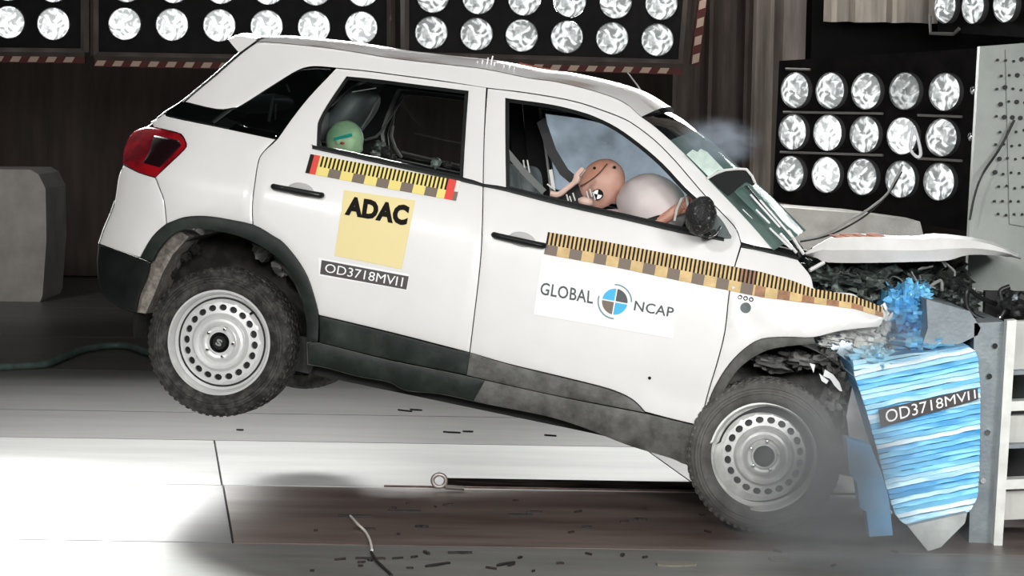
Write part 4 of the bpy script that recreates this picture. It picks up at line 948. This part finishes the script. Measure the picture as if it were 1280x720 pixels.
Rr=[.14,.13,.12,.055,.05,.06,.042,.028,.06,.042,.028,.085,.06,.045,.085,.06,.045]
figure('body','',V_,E_,Rr,darkin,dd)
# head
hc=pin(752,229,yd-.02); b=MB(); b.ell((0,0,0),(1,1,1),36,24)
HR=RYm(28)
for v in b.v:
    x,y,z=v; q=Vector((x*.100,y*.082,z*.118)); 
    if z<-.2 and x>0: q.x+=.012*(-z-.2)     # jaw
    q.x+=.016*math.exp(-((y/.22)**2+((z+.15)/.18)**2))*(1 if x>0 else 0)  # nose
    q.x-=.008*math.exp(-(((abs(y)-.38)/.16)**2+((z-.05)/.14)**2))*(1 if x>0 else 0)  # eye sockets
    q.x-=.006*math.exp(-((y/.3)**2+((z+.42)/.06)**2))*(1 if x>0 else 0)  # mouth groove
    v[:]=HR@q+hc
ho=b.build('head',skin,dd,True,70); ho.data.materials.append(mat('pale_dummy_vinyl',(.62,.38,.31),.5,0,col2=(.50,.26,.19),vscale=6,thr=(.35,.65)))
sA=pin(729,233,yd); sB=pin(761,207,yd); sd=(sB-sA)
for f in ho.data.polygons:
    c0=f.center
    if (c0.x-sA.x)*sd.z-(c0.z-sA.z)*sd.x>.0006+.003*sin(pi*max(0,min(1,(c0.x-sA.x)/sd.x)))*sd.length: f.material_index=1
# cap seam and bolts on the skull
b=MB(); cp=[(728,233),(737,228),(747,221),(755,213),(761,205)]; b.tube(catmull([pin(x,y,yd-.02)+Vector((0,-.068-.017*sin(pi*i/4),0)) for i,(x,y) in enumerate(cp)],False,4,200),.003,6); b.build('skull_seam',mat('brown_seam',(.10,.04,.03),.7),dd)
for (x,y) in((743,210),(768,209)):
    b=MB(); b.lathe([(0,-.004),(.006,-.003),(.007,.01)],10,pin(x,y,yd-.085)); b.build('skull_bolt',ink,dd)
ctr=pin(747,243,yd-.105)
for k in range(4):
    b=MB(); b.add([ctr]+[ctr+Vector((.022*cos(k*pi/2+q*pi/16),0,.022*sin(k*pi/2+q*pi/16))) for q in range(9)],[tuple(range(10))]); 
    b.build('target_quarter',(whitev if k%2 else ink),dd,False)
b=MB(); b.lathe([(.021,0),(.021,-.002),(.025,-.002),(.025,.012)],20,ctr); b.build('target_ring',ink,dd)

# arms: raised pink left hand by the head, near hand on the wheel at the mirror
def handfig(name,wrist,elbow,d,side,m,parent,L=.085,curl=.6):
    d=Vector(d).normalized(); s=Vector(side).normalized(); nrm=d.cross(s).normalized(); V=[Vector(elbow),Vector(wrist),Vector(wrist)+d*L*.55]; E=[(0,1),(1,2)]; R=[.034,.026,.030]
    for k,(o_,ln) in enumerate(((-.032,.80),(-.011,.95),(.011,.88),(.032,.68))):
        base=Vector(wrist)+d*L*1.0+s*o_; V.append(base); i=len(V)-1; E.append((2,i)); R.append(.0115); p=base
        for q in range(2):
            dd_=(d*cos(curl*(q+1))+nrm*sin(curl*(q+1))); p=p+dd_*ln*L*.42; V.append(p); E.append((i,len(V)-1)); i=len(V)-1; R.append(.010 if q==0 else .008)
    t0=Vector(wrist)+d*L*.35+s*.036; V.append(t0); E.append((2,len(V)-1)); R.append(.013); t1=t0+(d*.7+s*.7)*.035; V.append(t1); E.append((len(V)-2,len(V)-1)); R.append(.010); t2=t1+d*.025; V.append(t2); E.append((len(V)-2,len(V)-1)); R.append(.008)
    return figure(name,'',V,E,R,m,parent,root=1)
wr_=pin(836,270,yd-.22); handfig('hand',wr_,pin(812,284,yd-.23),pin(858,256,yd-.2)-wr_,(0.35,0,.9),skin,dd,.075,.5)
wr2=pin(690,242,yd-.30); 
b=MB(); b.tube(catmull([pin(x,y,yd-.25) for x,y in((688,242),(698,243),(708,236),(720,226),(722,218),(729,210))],False,4,200),[.014]*4+[.013]*4+[.012]*4+[.016]*4+[.012]*4+[.008],8); b.build('neck_collar',pink,dd)
b=MB(); b.ell(pin(732,252,yd-.25),(.035,.03,.022),16,10); b.build('shoulder_cap',pink,dd)
b=MB(); b.tube([pin(843,276,-.62),pin(846,262,-.62),pin(852,248,-.62),pin(858,246,-.62),pin(860,258,-.62)],.006,6); b.build('wrist_strap',whb,dd)
for (x,y) in((712,252),(716,248),(708,250),(737,243),(741,247),(733,246)):
    b=MB(); b.tube([pin(x,y-7,yd-.27),pin(x+3,y+3,yd-.27)],.0035,5); b.build('data_lead',whb,dd)
# rear child dummy
cdm=empty('crash_test_dummy',(0,0,0),label='rear child crash test dummy with a mint green head in the child seat',cat='dummy'); cdm.matrix_world=C3
yc=-.35; hc2=pin(431,175,yc); b=MB(); b.ell((0,0,0),(1,1,1),30,20); HR2=RYm(10)
for v in b.v:
    x,y,z=v; q=Vector((x*.088,y*.078,z*.092)); q.x+=.012*math.exp(-((y/.22)**2+((z+.2)/.18)**2))*(1 if x>0 else 0); q.x-=.006*math.exp(-(((abs(y)-.38)/.16)**2+((z-.02)/.14)**2))*(1 if x>0 else 0); v[:]=HR2@q+hc2
b.build('head',green,cdm,True,70)
b=MB(); A_=pin(418,174,yc-.085); B_=pin(440,168,yc-.085); b.tube([A_,B_],.008,5); b.build('head_mark',teal,cdm)
b=MB(); b.ell(pin(428,179,yc-.085),(.010,.006,.006)); b.build('head_mark',taper,cdm)
b=MB(); b.ell(hc2+HR2@Vector((-.01,-.078,-.01)),(.013,.007,.02),12,8); b.build('ear',green,cdm)
p0_=hc2+Vector((-.02,0,-.14)); 
figure('body','',[p0_+Vector((.05,0,-.34)),p0_+Vector((0,0,-.15)),p0_,hc2+Vector((0,0,-.04)),p0_+Vector((0,-.13,-.02)),p0_+Vector((.1,-.15,-.16)),p0_+Vector((.22,-.13,-.18)),p0_+Vector((0,.13,-.02)),p0_+Vector((.1,.15,-.16)),p0_+Vector((.22,.13,-.18)),p0_+Vector((.28,-.08,-.34)),p0_+Vector((.28,.08,-.34)),p0_+Vector((.38,-.08,-.5)),p0_+Vector((.38,.08,-.5))],[(0,1),(1,2),(2,3),(2,4),(4,5),(5,6),(2,7),(7,8),(8,9),(0,10),(0,11),(10,12),(11,13)],[.09,.09,.06,.035,.045,.034,.024,.045,.034,.024,.055,.055,.035,.035],darkin,cdm)
# ------------------------------------------------------------------ debris
debm=[mat('black_shard',(.012,.011,.010),.6),mat('brown_shard',(.022,.015,.013),.7),mat('pale_shard',(.65,.60,.55),.5),mat('grey_shard',(.16,.15,.12),.7)]
def debris(px,py,L,ang,w_=.012,m=0,label=None,cat='debris',name='debris_shard',group=None,h=.008):
    p=gnd(px,py,0); a_=math.radians(ang); r3=Matrix.Rotation(a_,3,'Z'); b=MB(); k=5
    top=[]; 
    for i in range(k+1):
        u=i/k-.5; ww=w_*(.5+rnd.uniform(.1,.6))*(1-abs(u)*.9); top.append((u*L,ww,rnd.uniform(-.2,.2)*w_))
    ring=[Vector((x,dy+w2,0)) for x,w2,dy in top]+[Vector((x,dy-w2,0)) for x,w2,dy in reversed(top)]
    b.prism([r3@q+Vector((p.x,p.y,.0005)) for q in ring],(0,0,h)); return b.build(name,debm[m],None,False,origin=(p.x,p.y,0),label=label,cat=cat,group=group)
DB=[(506,514,.10,-35,'long dark shard on the rear floor seam below the sill'),(520,513,.08,-20,'short dark shard just right of the seam shard below the sill'),(565,541,.10,-15,'dark shard left of the pair on the pale plate under the door'),(585,540,.06,-10,'right shard of the pair under the door'),(688,545,.07,-20,'lone dark sliver under the front door'),(445,646,.16,0,'long black bar-like shard at the left of the brown plate'),(505,640,.15,3,'black shard on the brown plate with a dot at its end'),(527,659,.06,0,'small black shard near the front edge of the brown plate'),(455,662,.10,-2,'thin dark shard crossing the white twig'),(463,699,.12,2,'thin dark shard below the brown plate edge'),(533,692,.06,-70,'stubby upright black shard near the bottom edge'),(547,707,.12,40,'slanting black shard at the bottom edge, left of centre'),(575,692,.10,5,'flat black sliver right of the slanting shard'),(632,706,.10,45,'slanting black shard at the bottom centre'),(650,645,.11,3,'dark flake in the middle of the brown plate'),(668,641,.07,8,'dark flake right of the middle brown-plate flake'),(650,698,.03,60,'small pointed flake below the middle of the brown plate'),(778,695,.05,80,'curved black flake right of bottom centre'),(700,705,.03,20,'tiny flake near the bottom right of centre'),(735,660,.05,10,'small brown flake below the front wheel shadow'),(800,650,.06,-10,'brown flake ahead of the front wheel'),(492,636,.03,0,'tiny flake above the long black shard'),(560,632,.05,10,'small dark flake near the tow ring'),(300,538,.04,5,'small dark chip on the plate under the rear wheel')]
for (x,y,L,a_,lb) in DB: debris(x,y,L,a_,.012 if L>.05 else .009,0 if y>500 and rnd.random()<.8 else 1,lb)
debris(845,706,.16,5,.055,3,'flat olive-grey patch fragment at the bottom right of centre')
debris(975,700,.09,5,.05,3,'flat grey fragment near the bottom below the front wheel'); debris(1045,704,.10,0,.035,3,'thin grey fragment near the bottom right')
rr=random.Random(77)
for i in range(30):
    x=rr.uniform(380,1180); y=rr.uniform(615,716)
    debris(x,y,rr.uniform(.015,.05),rr.uniform(-60,60),.006,rr.choice([0,1,1]),'tiny dark crumb of crash debris scattered on the floor plates',group='tiny crumbs of debris on the floor')
cable('white_twig',[gnd(438,645,.006),gnd(447,655,.02),gnd(457,665,.006),gnd(463,677,.012),gnd(465,688,.006)],.006,debm[2],'pale bent strip lying across the brown plate','debris')
cable('dark_twig',[gnd(464,690,.006),gnd(470,700,.01),gnd(480,710,.006),gnd(490,719,.006)],.006,debm[0],'dark bent strip continuing from the pale one to the bottom edge','debris')
# tow track: black strip painted for the car's underside shade, rail, ring
rust=mat('rusty_steel',(.06,.035,.025),.6,.4,col2=(.16,.10,.08),vscale=12,thr=(.35,.7))
p=gnd(555,606); b=MB(); x1=gnd(900,606).x; b.box(((p.x+x1)/2,.80,.0025),(x1-p.x,.24,.004)); b.build('shade_strip',mat('black_shade',(.006,.005,.005),1.0,0,col2=(.03,.024,.02),vscale=10,stretch=(.4,2,1),thr=(.4,.7),spec=0),floor,False)
b=MB(); b.box((1.0,.66,.004),(3.2,.016,.008)); b.build('track_rail',rust,None,False,origin=(1.0,.66,0),label='thin rusty tow rail along the floor seam under the car',cat='rail')
b=MB(); p=gnd(549,606,.03); b.tube([p+Vector((.032*cos(2*pi*k/20),0,.02+.030*sin(2*pi*k/20))) for k in range(20)],.010,8,closed=True); b.tube([p+Vector((.03,0,-.01)),p+Vector((.12,0,-.015))],.012,6); b.build('tow_ring',mat('worn_bright_steel',(.4,.36,.33),.4,.7),None,True,60,origin=(p.x,p.y,0),label='small steel ring hook at the end of the tow rail',cat='hook')
# ------------------------------------------------------------------ smoke
def smoke(label,c,r,dens,seed,col=(.9,.93,.95),sc=3.0,lo=.42):
    b=MB(); b.ell((0,0,0),(1,1,1),20,12); m=bpy.data.materials.new('smoke'); m.use_nodes=True; nt=m.node_tree; nt.nodes.clear()
    out=nt.nodes.new('ShaderNodeOutputMaterial'); v=nt.nodes.new('ShaderNodeVolumePrincipled'); v.inputs['Color'].default_value=(*col,1); v.inputs['Anisotropy'].default_value=.1
    tc=nt.nodes.new('ShaderNodeTexCoord'); ln=nt.nodes.new('ShaderNodeVectorMath'); ln.operation='LENGTH'; nt.links.new(tc.outputs['Object'],ln.inputs[0])
    fall=nt.nodes.new('ShaderNodeMapRange'); fall.interpolation_type='SMOOTHSTEP'; fall.inputs[1].default_value=.15; fall.inputs[2].default_value=1.0; fall.inputs[3].default_value=1; fall.inputs[4].default_value=0; nt.links.new(ln.outputs['Value'],fall.inputs[0])
    mp=nt.nodes.new('ShaderNodeMapping'); mp.inputs['Location'].default_value=(seed,seed*2,0); nt.links.new(tc.outputs['Object'],mp.inputs[0])
    n=nt.nodes.new('ShaderNodeTexNoise'); n.inputs['Scale'].default_value=sc; n.inputs['Detail'].default_value=4; n.inputs['Distortion'].default_value=.6; nt.links.new(mp.outputs[0],n.inputs[0])
    mr=nt.nodes.new('ShaderNodeMapRange'); mr.inputs[1].default_value=lo; mr.inputs[2].default_value=.65; nt.links.new(n.outputs[0],mr.inputs[0])
    mu=nt.nodes.new('ShaderNodeMath'); mu.operation='MULTIPLY'; nt.links.new(fall.outputs[0],mu.inputs[0]); nt.links.new(mr.outputs[0],mu.inputs[1])
    m2=nt.nodes.new('ShaderNodeMath'); m2.operation='MULTIPLY'; m2.inputs[1].default_value=dens; nt.links.new(mu.outputs[0],m2.inputs[0]); nt.links.new(m2.outputs[0],v.inputs['Density']); nt.links.new(v.outputs[0],out.inputs['Volume'])
    o=b.build('smoke_cloud',m,None,kind='stuff',label=label,cat='smoke'); o.location=c; o.scale=r; return o
smoke('thin grey dust cloud around the front wheel',at(1030,600,-1.0),(.52,.24,.46),10,1.0,sc=1.5,lo=.28)
smoke('bluish puff of smoke above the windscreen',at(895,178,-.1),(.24,.25,.13),7,3.0,(.75,.85,1),sc=2,lo=.38)
smoke('pale dust drifting under the bonnet and over the barrier top',at(1110,420,-.8),(.28,.15,.16),6,5.0,sc=2,lo=.35)
smoke('low dust on the floor in front of the barrier',at(1090,690,-1.1),(.8,.25,.14),6,8.0,sc=1.8,lo=.35)
